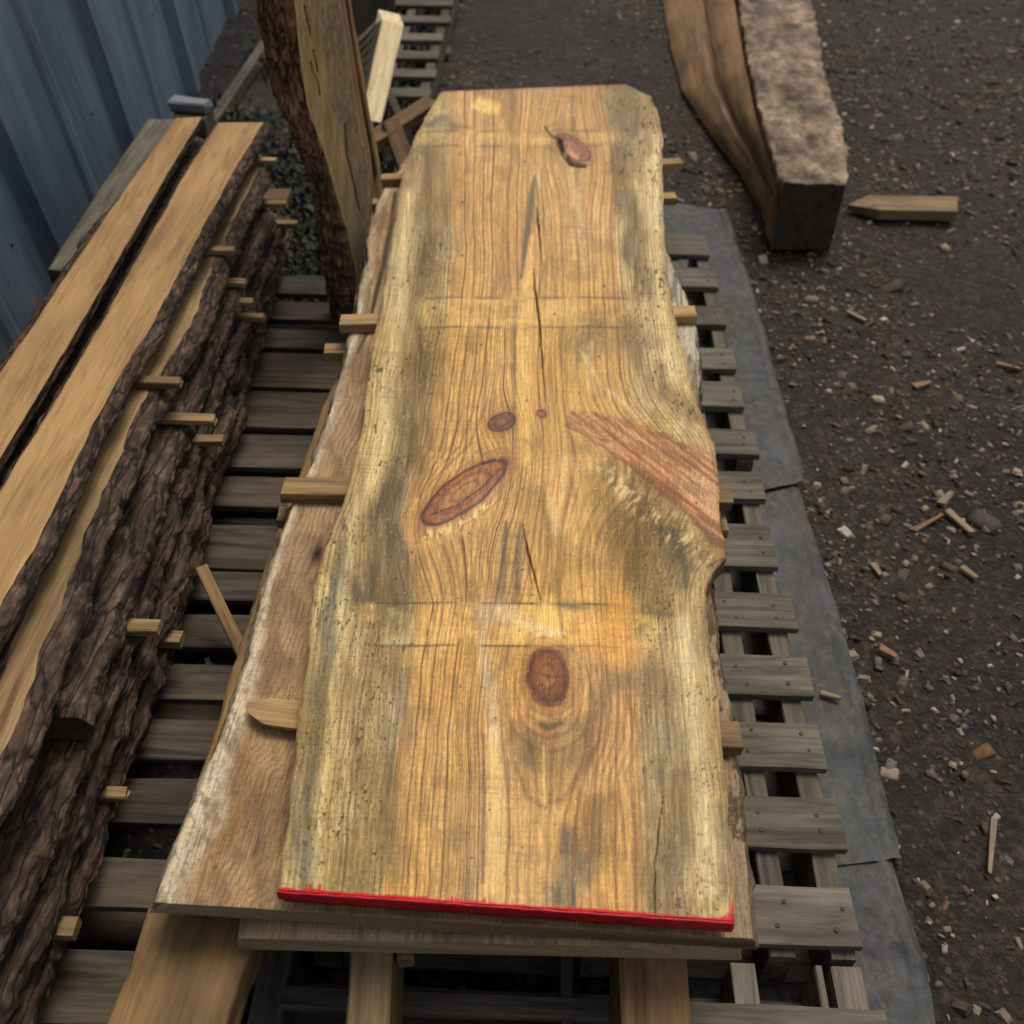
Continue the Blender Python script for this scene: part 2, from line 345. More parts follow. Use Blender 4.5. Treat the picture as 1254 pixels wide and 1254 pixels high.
def paint_top(X, Y, Z, A, top):
    U, V = world_to_px(X, Y, np.full_like(X, ZT))  # U, V: camera image pixel coordinates of the board points
    V0 = V
    le = np.interp(-V, -np.array([p[1] for p in edgeL]), [p[0] for p in edgeL])
    re = np.interp(-V, -np.array([p[1] for p in edgeR]), [p[0] for p in edgeR])
    Uw = U + (fbm(U/70, V/90, 3, 3)-.5)*9 + (vn(U/14, V/34, 5)-.5)*1.5
    # deflection of the grain round the knots
    def lens(Uw, cx, cy, a, b, deg, k=.85, up=1.0):
        r, x, y = ell(U, V, cx, cy, a, b, deg)
        f = 1-k*np.exp(-r**2/1.6)
        return cx+(Uw-cx)*f
    Uw = lens(Uw, 700, 188, 34, 42, -20, .7)
    Uw = lens(Uw, 614, 517, 22, 30, 0, .75)
    Uw = lens(Uw, 663, 507, 8, 14, 0, .6)
    Uw = lens(Uw, 575, 610, 44, 66, 30, .72)
    Uw = lens(Uw, 671, 840, 48, 92, 0, .86)
    Uw = Uw + 62*np.exp(-(((U-800)/95)**2+((V-575)/80)**2))*np.sign(700-V*0-U*0+0*U-0) * sm(V, 420, 560)*-1*(U > 660)*sm(U, 660, 740)*.9
    h1 = np.interp(V, VT, H1); pi_ = np.interp(V, VT, PI_); h2 = np.interp(V, VT, H2)
    ph = np.where(Uw < h1, (Uw-le)/np.maximum(h1-le, 5), np.where(Uw < pi_, 1+(Uw-h1)/(pi_-h1), np.where(Uw < h2, 2+(Uw-pi_)/(h2-pi_), 3+(Uw-h2)/np.maximum(re-h2, 5))))
    ph = np.clip(ph, -.5, 4.5)
    heart = sm(Uw, h1-3, h1+3)*(1-sm(Uw, h2-6, h2+6))
    # base colours
    sapc = sl((216, 184, 118)); herc = sl((210, 164, 92)); c = np.ones((len(X), 3))*sapc
    c = lerp(c, heart, herc)
    n1 = fbm(U/70, V/150, 11, 4); n2 = fbm(U/22, V/90, 12, 4); n3 = fbm(U/5, V/60, 13, 3); n4 = fbm(U/30, V/30, 14, 4)
    c = lerp(c, heart*sm(n1, .45, .7)*.7, sl((218, 172, 100)))
    pink = heart*sm(360-V, -40, 120)*.5
    c = lerp(c, pink*.8, sl((212, 170, 116)))
    c = lerp(c, heart*sm(V, 700, 800)*sm(n4, .35, .7)*.5, sl((208, 156, 82)))
    c = lerp(c, (1-heart)*sm(n2, .42, .68)*.65, sl((230, 202, 144)))
    c = lerp(c, (1-heart)*sm(n4, .55, .75)*.5, sl((178, 152, 96)))
    c = lerp(c, sm(n3, .52, .7)*.22, sl((150, 116, 72)))
    # ring lines
    def lines(ph, lo, hi, N, w, seed, col, amt, jit=.25):
        x = (ph-lo)/(hi-lo)*N; k = np.floor(x); f = x-k
        r = _h(k, k*0, seed); r2 = _h(k, k*0+3, seed)
        ww = w*N/9.0
        l = np.exp(-((f-.5-(r2-.5)*jit)/w)**2)
        sof = np.clip(f*1.0, 0, 1)**3*.35
        on = (ph > lo)*(ph < hi)
        brk = .55+.45*fbm(k*7.1, V/60, seed+1, 2)*1.4
        return on*(l*(.35+.65*r)+sof*.4)*amt*brk, col
    fade = sm(n2, .25, .5)
    for args in (dict(lo=0, hi=1, N=17, w=.2, seed=1, col=(126, 96, 54), amt=.8),
                 dict(lo=0, hi=1, N=41, w=.25, seed=2, col=(120, 92, 54), amt=.5),
                 dict(lo=1, hi=2, N=9, w=.06, seed=3, col=(98, 54, 32), amt=1.15),
                 dict(lo=1, hi=2, N=21, w=.12, seed=4, col=(140, 88, 50), amt=.75),
                 dict(lo=2, hi=3, N=7, w=.09, seed=5, col=(122, 74, 38), amt=.85),
                 dict(lo=2, hi=3, N=17, w=.17, seed=6, col=(144, 96, 52), amt=.6),
                 dict(lo=3, hi=4, N=15, w=.2, seed=7, col=(126, 96, 54), amt=.8),
                 dict(lo=3, hi=4, N=43, w=.25, seed=8, col=(124, 96, 56), amt=.5)):
        l, col = lines(ph, **args); c = lerp(c, l, sl(args['col']))
    # olive / blue stain
    stc = sl((110, 86, 38)); stb = sl((94, 90, 72)); stg = sl((126, 120, 92))
    nz = .3+1.15*fbm(U/9, V/50, 21, 4)*(.55+.9*fbm(U/2.2, V/38, 23, 3)); nz2 = .3+1.1*fbm(U/26, V/60, 22, 4)
    def st(pts, w, amt, col=stc, p=3.0, nn=nz):
        nonlocal c
        c = lerp(c, stroke(U+(fbm(U/20, V/45, 24, 3)-.5)*26, V+(fbm(U/30, V/30, 25, 3)-.5)*40, pts, [q*1.12 for q in w], 2.4)*amt*1.18*nn, col)
    st([(533,175),(536,230),(535,300),(528,352)], [14,20,22,22], .62)
    st([(518,412),(508,480),(500,560),(488,600)], [24,26,24,20], .68)
    st([(505,250),(500,350),(490,420)], [12,14,10], .3, stb)
    st([(480,600),(470,640),(478,680),(470,732)], [18,30,34,36], .85, sl((104, 84, 48)))
    st([(420,700),(440,730),(470,732)], [10,16,20], .5, sl((104, 84, 48)))
    st([(470,800),(450,900),(440,1000),(425,1080)], [26,34,36,34], .42)
    st([(500,820),(486,930),(478,1060)], [10,14,16], .4, stb)
    st([(420,640),(405,720),(402,800),(385,930),(374,1085)], [3,6,9,9,8], .75, stb)
    st([(410,700),(396,820),(372,960),(360,1060)], [8,12,14,10], .4, stg)
    st([(762,190),(770,260),(778,310),(788,355)], [12,14,13,12], .78)
    st([(752,115),(760,150)], [20,22], .6)
    st([(770,115),(800,150)], [12,10], .4)
    st([(770,395),(790,440),(815,480),(850,510)], [10,14,16,10], .5)
    st([(700,405),(730,412),(750,400)], [22,24,16], .55, sl((134, 112, 58)))
    st([(775,560),(795,620),(790,700),(800,735)], [22,34,34,30], .62)
    st([(740,580),(760,640)], [24,30], .5)
    st([(820,660),(838,700)], [16,12], .9, sl((84, 76, 56)))
    st([(868,655),(880,680),(870,697)], [14,16,8], .7, sl((150, 112, 44)))
    st([(800,820),(812,900),(820,980),(815,1060),(818,1112)], [18,26,30,30,24], .66)
    st([(880,1000),(884,1090)], [10,10], .45, stb)
    st([(846,780),(860,900),(868,1000)], [10,12,14], .3)
    st([(700,1020),(705,1060),(690,1092)], [12,20,18], .8, stb)
    st([(735,985),(725,1040)], [16,22], .5)
    st([(690,890),(720,880),(745,840),(770,830)], [16,16,14,10], .6, sl((124, 110, 66)))
    st([(640,900),(660,930),(700,925),(735,900)], [16,18,18,16], .5)
    st([(500,185),(520,190)], [14,20], .25, stb)
    st([(508,152),(545,148),(575,152)], [5,6,3], .55, stb)
    st([(640,650),(625,760),(600,830)], [5,6,7], .35, stb)
    st([(655,610),(672,650)], [18,14], .3)
    c = lerp(c, sm(fbm(U/38, V/120, 31, 4), .56, .74)*(1-heart)*.35, sl((140, 118, 70)))
    c = lerp(c, sm(fbm(U/18, V/60, 33, 4), .60, .76)*.35, sl((140, 116, 70)))
    c = lerp(c, stroke(U, V, [(478,270),(470,340),(480,330)], [8,14,10], 2)*.5*nz, sl((146, 146, 118)))
    # general weathering: brown-olive mottle broken up by the grain
    mot = sm(fbm(U/48, V/75, 26, 4), .44, .66)*(.45+.9*fbm(U/2.4, V/44, 27, 3))
    c = lerp(c, mot*(.16+.22*(1-heart)), sl((138, 108, 54)))
    mot = sm(fbm(U/26, V/30, 28, 4), .55, .72)*(.4+.9*fbm(U/3, V/30, 29, 3))
    c = lerp(c, mot*.3, sl((122, 94, 54)))
    # bright ribbon left sap
    c = lerp(c, stroke(U, V, [(500,240),(492,330),(478,460),(462,560),(430,650),(420,740),(408,850),(392,980),(385,1080)], [9,11,12,12,6,7,6,7,8], 2)*(.05+.75*n3), sl((226, 198, 138)))
    c = lerp(c, stroke(U, V, [(800,200),(802,330),(825,460)], [8,9,8], 2)*(.05+.6*n3), sl((226, 198, 138)))
    c = lerp(c, stroke(U, V, [(838,760),(848,860),(862,980),(866,1090)], [10,10,12,12], 2)*(.2+.6*n3), sl((230, 206, 146)))
    c = lerp(c, stroke(U, V, [(604,895),(606,960),(608,1030),(604,1085)], [8,11,11,11], 4)*.6*(.6+.6*n3), sl((228, 190, 118)))
    c = lerp(c, stroke(U, V, [(592,900),(592,1000),(591,1080)], [2,2,3], 2)*.6, sl((92, 78, 54)))
    c = lerp(c, stroke(U, V, [(622,930),(624,1010),(620,1070)], [1.5,1.6,2], 2)*.55, sl((92, 72, 50)))
    c = lerp(c, stroke(U, V, [(590,740),(592,800),(604,870),(606,900)], [7,8,7,7], 2)*.4, sl((216, 190, 150)))
    c = lerp(c, stroke(U, V, [(650,290),(646,330),(641,400),(642,480),(644,560)], [4,7,9,10,8], 3)*.6, sl((228, 182, 104)))
    c = lerp(c, stroke(U, V, [(655,215),(650,250),(645,285),(638,340)], [2,6,5,2], 2.5)*.8, sl((104, 94, 72)))
    c = lerp(c, stroke(U, V, [(632,370),(629,420),(630,500)], [3,2.5,2.5], 2)*.6*nz2, sl((92, 82, 60)))
    c = lerp(c, stroke(U, V, [(620,640),(615,700),(612,735)], [3,5,7], 2)*.7*nz2, sl((84, 74, 54)))
    c = lerp(c, stroke(U, V, [(633,655),(634,720)], [3,5], 2)*.45*nz2, sl((84, 74, 54)))
    # light bands where stickers lay
    def band(y0, y1, x0, x1, amt, col, dk=.5, tilt=.0, dtop=1, dbot=1):
        nonlocal c
        Vv = V - tilt*(U-x0) + (vn(U/40, U*0, 41)-.5)*4
        m_ = sm(Vv, y0-4, y0+5)*(1-sm(Vv, y1-6, y1+4))*sm(U, x0-6, x0+6)*(1-sm(U, x1-6, x1+6))
        c = lerp(c, m_*amt*1.25*sm(fbm(U/30, V/18, 44, 4), .25, .75)*(.5+.9*n3), col)
        br = sm(vn(U/25, V*0+y0, 43), .2, .6)
        for yy, a in ((y0, dtop), (y1, dbot)):
            c = lerp(c, np.exp(-((Vv-yy)/1.5)**2)*sm(U, x0, x0+10)*(1-sm(U, x1-15, x1))*a*dk*br, sl((92, 76, 50)))
    band(162, 180, 505, 770, .42, sl((226, 184, 108)), .45)
    band(366, 402, 515, 775, .42, sl((232, 190, 112)), .6)
    band(738, 790, 440, 800, .45, sl((230, 184, 104)), .75, .012)
    band(738, 790, 470, 512, .5, sl((160, 160, 122)), .2)
    c = lerp(c, stroke(U, V, [(660,740),(760,745),(815,752)], [5,6,4], 2)*.6*nz2, sl((96, 88, 62)))
    c = lerp(c, stroke(U, V, [(760,745),(745,790),(770,800)], [22,26,22], 3)*.5, sl((222, 160, 72)))
    c = lerp(c, stroke(U, V, [(668,745),(668,785)], [12,12], 2)*.7, sl((240, 196, 110)))
    c = lerp(c, stroke(U, V, [(612,748),(655,770),(690,776)], [14,8,3], 2)*.3*nz2, sl((236, 218, 186)))  # pale streak: soft sky sheen painted into the slab colour
    c = lerp(c, stroke(U, V, [(587,125),(605,132),(598,136),(580,130)], [6,8,4,3], 3)*.8, sl((234, 194, 110)))
    # pale resin flames right of pith
    for pts, w in (([(700,205),(708,260),(716,330)], [4,5,3]), ([(722,420),(724,480)], [4,3]), ([(672,600),(680,650)], [4,7]), ([(690,560),(688,610)], [3,3]), ([(712,430),(735,470),(790,515)], [3,3,4]), ([(655,205),(664,230)], [3,2])):
        c = lerp(c, stroke(U+(fbm(U/6, V/20, 34, 3)-.5)*6, V, pts, w, 2)*.28, sl((236, 206, 150)))
    # ---- knots
    def knot(cx, cy, a, b, deg, cin, cmid, crim, halo=.55, rings=4.2, rim=.8):
        nonlocal c
        r, x, y = ell(U, V, cx, cy, a, b, deg)
        r = r*(1+(fbm(U/16, V/16, int(cx), 2)-.5)*.16)
        c = lerp(c, np.exp(-((r-1.12)/.22)**2)*halo, sl((166, 116, 66)))
        c = lerp(c, (1-sm(r, .82, 1.05))*.95, cmid)
        c = lerp(c, (1-sm(r, .25, .75))*.8, cin)
        c = lerp(c, (r < 1.02)*(.5+.5*np.cos(r*rings*6.283))**3*.4, crim)
        c = lerp(c, np.exp(-((r-.97)/.07)**2)*rim, crim)
        c = lerp(c, (r < 1)*sm(fbm(U/3, V/6, 77, 3), .5, .7)*.35, crim)
        for k in (1.32, 1.6): c = lerp(c, np.exp(-((r-k)/.045)**2)*.3*sm(fbm(U/14, V/14, 78, 2), .35, .65), crim)
    knot(568, 603, 62, 21, -36, sl((190, 138, 80)), sl((164, 106, 60)), sl((84, 44, 26)), rings=3.2, rim=.85, halo=.6)
    c = lerp(c, stroke(U, V, [(525,632),(560,620),(590,598),(612,575)], [.9,1.1,1,.8], 2)*.85, sl((74, 40, 28)))
    knot(614, 517, 18, 11, -18, sl((150, 110, 74)), sl((132, 90, 60)), sl((78, 46, 32)), rings=2.2)
    knot(663, 507, 6, 5, 0, sl((176, 130, 88)), sl((150, 102, 66)), sl((100, 62, 42)), rings=1.2)
    r, x, y = ell(U, V, 671, 832, 27, 38, -4)
    for k in (1.5, 1.85): c = lerp(c, np.exp(-((r-k*(1+.25*np.clip((V-832)/60, 0, 1)))/.07)**2)*.42*sm(V, 780, 860), sl((128, 72, 44)))
    knot(671, 830, 26, 37, -6, sl((178, 120, 58)), sl((134, 80, 42)), sl((82, 42, 24)), rings=2.4, rim=.5)
    c = lerp(c, stroke(U, V, [(655,825),(690,832)], [.8,.8], 2)*.5, sl((70, 34, 18)))
    c = lerp(c, stroke(U, V, [(670,805),(674,850)], [.8,.8], 2)*.5, sl((70, 34, 18)))
    c = lerp(c, stroke(U, V, [(661,887),(672,892),(688,886)], [3,5,3], 2)*.85*nz, sl((84, 66, 38)))
    # teardrop rings beneath the big lower knot
    c = lerp(c, stroke(U, V, [(628,880),(630,930),(645,975),(665,987),(690,978),(712,945),(735,905)], [3,4,4,4,4,4,3], 2)*.5, sl((134, 86, 50)))
    c = lerp(c, stroke(U, V, [(640,855),(644,885),(668,900),(700,885),(712,850)], [2.5,2.5,2.5,2.5,2.5], 2)*.5, sl((196, 132, 84)))
    c = lerp(c, stroke(U, V, [(666,915),(668,985)], [3,2], 2)*.45, sl((232, 192, 120)))
    for k in range(7):
        x0 = 722+k*10
        c = lerp(c, stroke(U, V, [(x0-4+k*2,815),(x0+6,860),(x0+2,905),(x0-16,950),(x0-30+k*4,1000),(x0-36+k*6,1050)], [1.2,1.8,2.2,2.2,2,1.2], 2)*(.6-.03*k), sl((140, 84, 44)))
    # swept rings over the slanted branch scar, left of its lower half
    for k in range(6):
        c = lerp(c, stroke(U, V, [(596-k*13,430),(594-k*13,500),(575-k*11,545),(540-k*8,578),(512-k*3,610)], [1,1.4,1.5,1.4,1], 2)*(.55-.05*k), sl((136, 80, 44)))
        c = lerp(c, stroke(U, V, [(540+k*11,668-k*6),(548+k*10,690),(556+k*10,735)], [1.5,1.5,1.2], 2)*(.5-.05*k), sl((140, 86, 48)))
    c = lerp(c, stroke(U, V, [(500,640),(505,668),(530,665),(575,650),(610,620)], [6,7,6,5,4], 2)*.6, sl((202, 158, 92)))
    # knot near the far end
    r, x, y = ell(U, V, 702, 182, 21, 12, 28)
    knot(702, 181, 25, 12, 33, sl((170, 122, 84)), sl((158, 104, 70)), sl((96, 56, 38)), rings=1.6)
    c = lerp(c, stroke(U, V, [(684,170),(690,188),(700,199),(716,203)], [2.2,3,4,2], 2.5)*1.0, sl((38, 22, 16)))
    c = lerp(c, stroke(U, V, [(667,155),(674,166),(690,173)], [1.2,1.6,1.4], 2)*.9, sl((58, 32, 24)))
    c = lerp(c, stroke(U, V, [(693,186),(706,192)], [4,4], 2)*.6, sl((220, 176, 124)))
    # big branch scar running off the right edge
    spine = [(706,513),(742,526),(785,547),(825,570),(862,596),(896,626)]; ws = [13,21,28,35,41,44]
    d = seg_d(U+(fbm(U/18, V/18, 55, 3)-.5)*7, V+(fbm(U/18, V/18, 56, 3)-.5)*9, spine, ws)
    br = 1-sm(d+(fbm(U/14, V/14, 51, 3)-.5)*.35, .72, 1.12)
    al = (U-700)*.79+(V-510)*.61; ac = -(U-700)*.61+(V-510)*.79
    st1 = fbm(al/60, ac/4.0, 52, 4)
    c = lerp(c, br*.92, sl((168, 116, 66)))
    c = lerp(c, br*sm(al, 40, 150)*np.exp(-((ac-8)/20)**2)*(.3+.8*st1), sl((146, 84, 46)))
    c = lerp(c, br*np.exp(-((ac+10)/12)**2)*st1*.6, sl((206, 150, 84)))
    c = lerp(c, br*sm(st1, .5, .68)*.6, sl((212, 164, 112)))
    c = lerp(c, br*sm(1-st1, .52, .7)*.5, sl((134, 80, 52)))
    c = lerp(c, br*np.exp(-((ac+20)/9)**2)*sm(al, 110, 190)*.6, sl((206, 168, 118)))
    c = lerp(c, np.exp(-((d-.95)/.08)**2)*.5*(ac > 0)*(al > 0), sl((104, 60, 36)))
    c = lerp(c, br*sm(fbm(al/30, ac/9, 57, 4), .5, .68)*.4, sl((120, 78, 46)))
    r, x, y = ell(U, V, 735, 522, 34, 17, 22)
    for k in (.35, .6, .85): c = lerp(c, br*np.exp(-((r-k)/.07)**2)*.35*sm(st1, .3, .6), sl((112, 64, 42)))
    for k in range(5):
        c = lerp(c, stroke(U, V, [(722+k*13,380),(730+k*13,430),(752+k*13,470),(800+k*12,505-k*2),(872,545-k*9)], [1,1.5,1.7,1.6,1.2], 2)*.2, sl((158, 100, 50)))
    # torn pale fibre under the scar
    fl = stroke(U, V, [(738,568),(768,604),(800,630),(835,656),(868,686)], [9,14,18,17,11], 3)
    c = lerp(c, fl*sm(fbm(al/5, ac/16, 61, 4), .5, .66)*.55, sl((228, 196, 136)))
    c = lerp(c, fl*sm(fbm(al/6, ac/12, 62, 4), .56, .66)*.6, sl((116, 88, 50)))
    c = lerp(c, stroke(U, V, [(515,655),(545,650),(580,632),(605,612)], [5,6,6,4], 3)*sm(fbm(U/4, V/10, 63, 3), .5, .6)*.8, sl((232, 196, 126)))
    # saw-cut marks, cracks
    def crack(pts, w, amt=.95, col=(40, 24, 16)):
        nonlocal c
        jx = (vn(V/9, V*0, 71)-.5)*2.4
        c = lerp(c, stroke(U+jx, V, pts, [q*.72 for q in w], 2.5)*amt, sl(col))
    crack([(664,205),(663,238),(666,262),(664,300)], [.3,.6,.9,.2], .8)
    crack([(657,252),(659,275),(664,325)], [.3,1.6,.2])
    crack([(653,330),(655,355),(660,390),(664,440),(668,497)], [.3,1.5,1.5,1.0,.2])
    crack([(657,530),(660,548)], [.3,.8], .6)
    crack([(640,640),(646,676),(655,705),(662,738)], [.2,1.3,1.4,.2])
    crack([(642,650),(648,690),(651,715)], [1,3,1.5], .7, (120, 56, 44))
    crack([(812,975),(806,1020),(802,1060),(802,1118)], [.2,.7,.9,.8], .85)
    crack([(831,1052),(829,1112)], [.3,1.0], .85)
    crack([(508,1010),(500,1060),(497,1094)], [.3,.9,.7], .7)
    crack([(575,870),(577,960),(573,1060)], [.4,1,.5], .5, (110, 62, 40))
    crack([(463,650),(458,680)], [.4,1.0], .6)
    crack([(487,690),(500,732)], [.5,1], .5)
    crack([(458,520),(461,530)], [1.2,1.4], .9)
    crack([(763,186),(764,198)], [1, 1.2], .8)
    crack([(470,600),(462,628),(466,600)], [.5,.9,.4], .6)
    # cross scratches from the saw
    hz = vn(U/90, (V-U*.07)/2.3, 81)*vn(U/30, V/40, 82)
    c = lerp(c, sm(hz, .5, .7)*.2, sl((120, 92, 58)))
    # speckle: insect holes and dust
    sp = vn(U/2.0, V/2.4, 91); dens = vn(U/24, V/36, 92)
    c = lerp(c, sm(sp, .93, .985)*sm(dens, .35, .7)*(.4+.6*(1-heart))*.75, sl((78, 56, 36)))
    c = lerp(c, sm(vn(U/1.9, V/1.9, 95), .975, .995)*.6, sl((244, 226, 186)))
    rs = np.random.default_rng(4)
    for _ in range(46):
        hx, hy = rs.uniform(400, 880), rs.uniform(130, 1080); rr = rs.uniform(.8, 1.7)
        c = lerp(c, np.exp(-(((U-hx)**2+((V-hy)*1.2)**2)/rr**2)**1.5)*.9, sl((40, 28, 20)))
    for hx, hy in ((797,151),(802,162),(566,248),(566,312),(740,350),(504,676),(790,132)):
        c = lerp(c, np.exp(-(((U-hx)**2+((V-hy)*1.2)**2)/2.6)**1.5)*.95, sl((36, 24, 16)))
    # edges
    eL = U-le; eR = re-U
    ee = np.minimum(eL, eR)
    c = lerp(c, np.exp(-(ee/(3+4*n4))**2)*.35*(V < 1085), sl((112, 88, 56)))
    c = lerp(c, np.exp(-np.clip(V-(104+(768-U)*.035), 0, 99)/1.6)*.6*top, sl((150, 84, 66)))
    # red paint lapping over the near end
    nearv = 1090+(U-340)*.0681
    reach = 1.0+4.0*fbm(U/13, U*0, 96, 4)+9*sm(vn(U/1.7, U*0, 97), .8, 1)*sm(vn(U/26, U*0, 98), .45, .8)+7*sm(U, 880, 897)
    c = lerp(c, (1-sm(nearv-V0, reach-1, reach+1)), sl((196, 8, 30)))
    c = lerp(c, np.exp(-(eR/3)**2)*sm(V, 1095, 1110)*.9, sl((190, 8, 28)))
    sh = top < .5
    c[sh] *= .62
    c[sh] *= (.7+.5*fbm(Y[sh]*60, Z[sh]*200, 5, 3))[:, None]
    ur = U*.94+V*.21; vr = V*.94-U*.27
    g1 = fbm(ur/2.1, vr/4, 99, 3); g2 = fbm(Uw/1.1+V*.01, V/22, 100, 3); g3 = fbm(Uw/3.2, V/34, 101, 3)
    c *= (.87+.26*g1)[:, None]*(.78+.46*g2)[:, None]*(.86+.3*g3)[:, None]
    c = lerp(c, sm(fbm(ur/2.4, vr/4.5, 102, 3), .66, .75)*(.12+.75*(1-heart))*sm(fbm(U/30, V/50, 104, 3), .38, .6), sl((92, 68, 40)))
    c = lerp(c, sm(fbm(ur/2.2, vr/3.5, 103, 3), .76, .84)*.3, sl((240, 214, 160)))
    m0 = np.array([.42, .27, .11]); c = np.clip(m0*(np.maximum(c, 1e-4)/m0)**1.28, 0, 1)*np.array([.98, .97, .95])
    return np.clip(c, 0.004, .92)
def z_top(X, Y):
    U, V = world_to_px(X, Y, np.full_like(X, ZT))
    d = np.zeros_like(X)
    def st(pts, w): return stroke(U, V, pts, w, 2.5)
    for pts, w in (([(657,252),(659,275),(664,325)], [.3,1.6,.2]), ([(653,330),(655,355),(660,390),(664,440),(668,497)], [.3,1.5,1.5,1.0,.2]),
                   ([(640,640),(646,676),(655,705),(662,738)], [.2,1.3,1.4,.2]), ([(812,975),(806,1020),(802,1060),(802,1118)], [.2,.6,.8,.7])):
        d -= .005*st(pts, [q*.7 for q in w])
    d -= .009*st([(684,170),(690,188),(700,199),(716,203)], [2.2,3,4,2])
    d += .0015*(fbm(U/30, V/50, 15, 3)-.5)
    r, _, _ = ell(U, V, 568, 603, 66, 24, -36); d += .0022*np.exp(-r**4)
    r, _, _ = ell(U, V, 671, 830, 26, 37, -6); d += .0022*np.exp(-r**4)
    fl = stroke(U, V, [(738,568),(768,604),(800,630),(835,656),(868,686)], [9,14,18,17,11], 3)
    d += fl*.0018*(fbm(U/6, V/6, 61, 4)-.5)*2
    return d
# rows spaced evenly in image y so that the near end is as finely modelled as it shows
def tp(t):
    ys = np.linspace(1108, 106, len(t)); w = np.array([G(620, y, ZT)[1] for y in ys]); return (w-w[0])/(w[-1]-w[0])
top = empty('live_edge_slab', (0, .9, ZT-.04), 'broad yellow-brown live-edge slab with red painted end, topmost of the middle stack', 'slab')
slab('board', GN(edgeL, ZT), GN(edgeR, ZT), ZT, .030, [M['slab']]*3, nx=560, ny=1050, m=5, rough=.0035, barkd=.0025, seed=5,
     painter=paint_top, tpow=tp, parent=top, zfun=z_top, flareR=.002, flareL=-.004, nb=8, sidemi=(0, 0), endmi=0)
# painted end: a thin skin of paint on the near end, ragged along its lower edge
pa = G(338.5, 1090.5, ZT); pb = G(899, 1129, ZT); pass; nrm = Vector((pb.y-pa.y, -(pb.x-pa.x), 0)).normalized()
V = []; Fc = []; n = 180
for i in range(n+1):
    t = i/n; p = pa.lerp(pb, t)
    zz = ZT+.0003
    th = .0185+.002*float(vn(t*60, 0, 5))+.003*t
    for q in range(5):
        f = q/4; off = .0016+.0012*float(vn(t*45, f*4, 8))
        V.append(tuple(p+nrm*off+Vector((0, 0, zz-ZT-th*f))))
for i in range(n):
    for q in range(4):
        a = i*5+q; Fc.append((a, a+1, a+6, a+5))
# back faces to give it thickness
nb_ = len(V)
for p in list(V): V.append(tuple(Vector(p)-nrm*.002))
for i in range(n):
    for q in range(4):
        a = nb_+i*5+q; Fc.append((a, a+5, a+6, a+1))
    a = i*5; Fc.append((a, a+5, nb_+a+5, nb_+a)); a = i*5+4; Fc.append((a, nb_+a, nb_+a+5, a+5))
for a in (0, n*5):
    for q in range(4): Fc.append((a+q, a+q+1, nb_+a+q+1, nb_+a+q))
po = mesh_obj('painted_end', V, Fc, M['red'], parent=top, smooth=True)
po['label'] = 'bright red sealing paint on the near end'

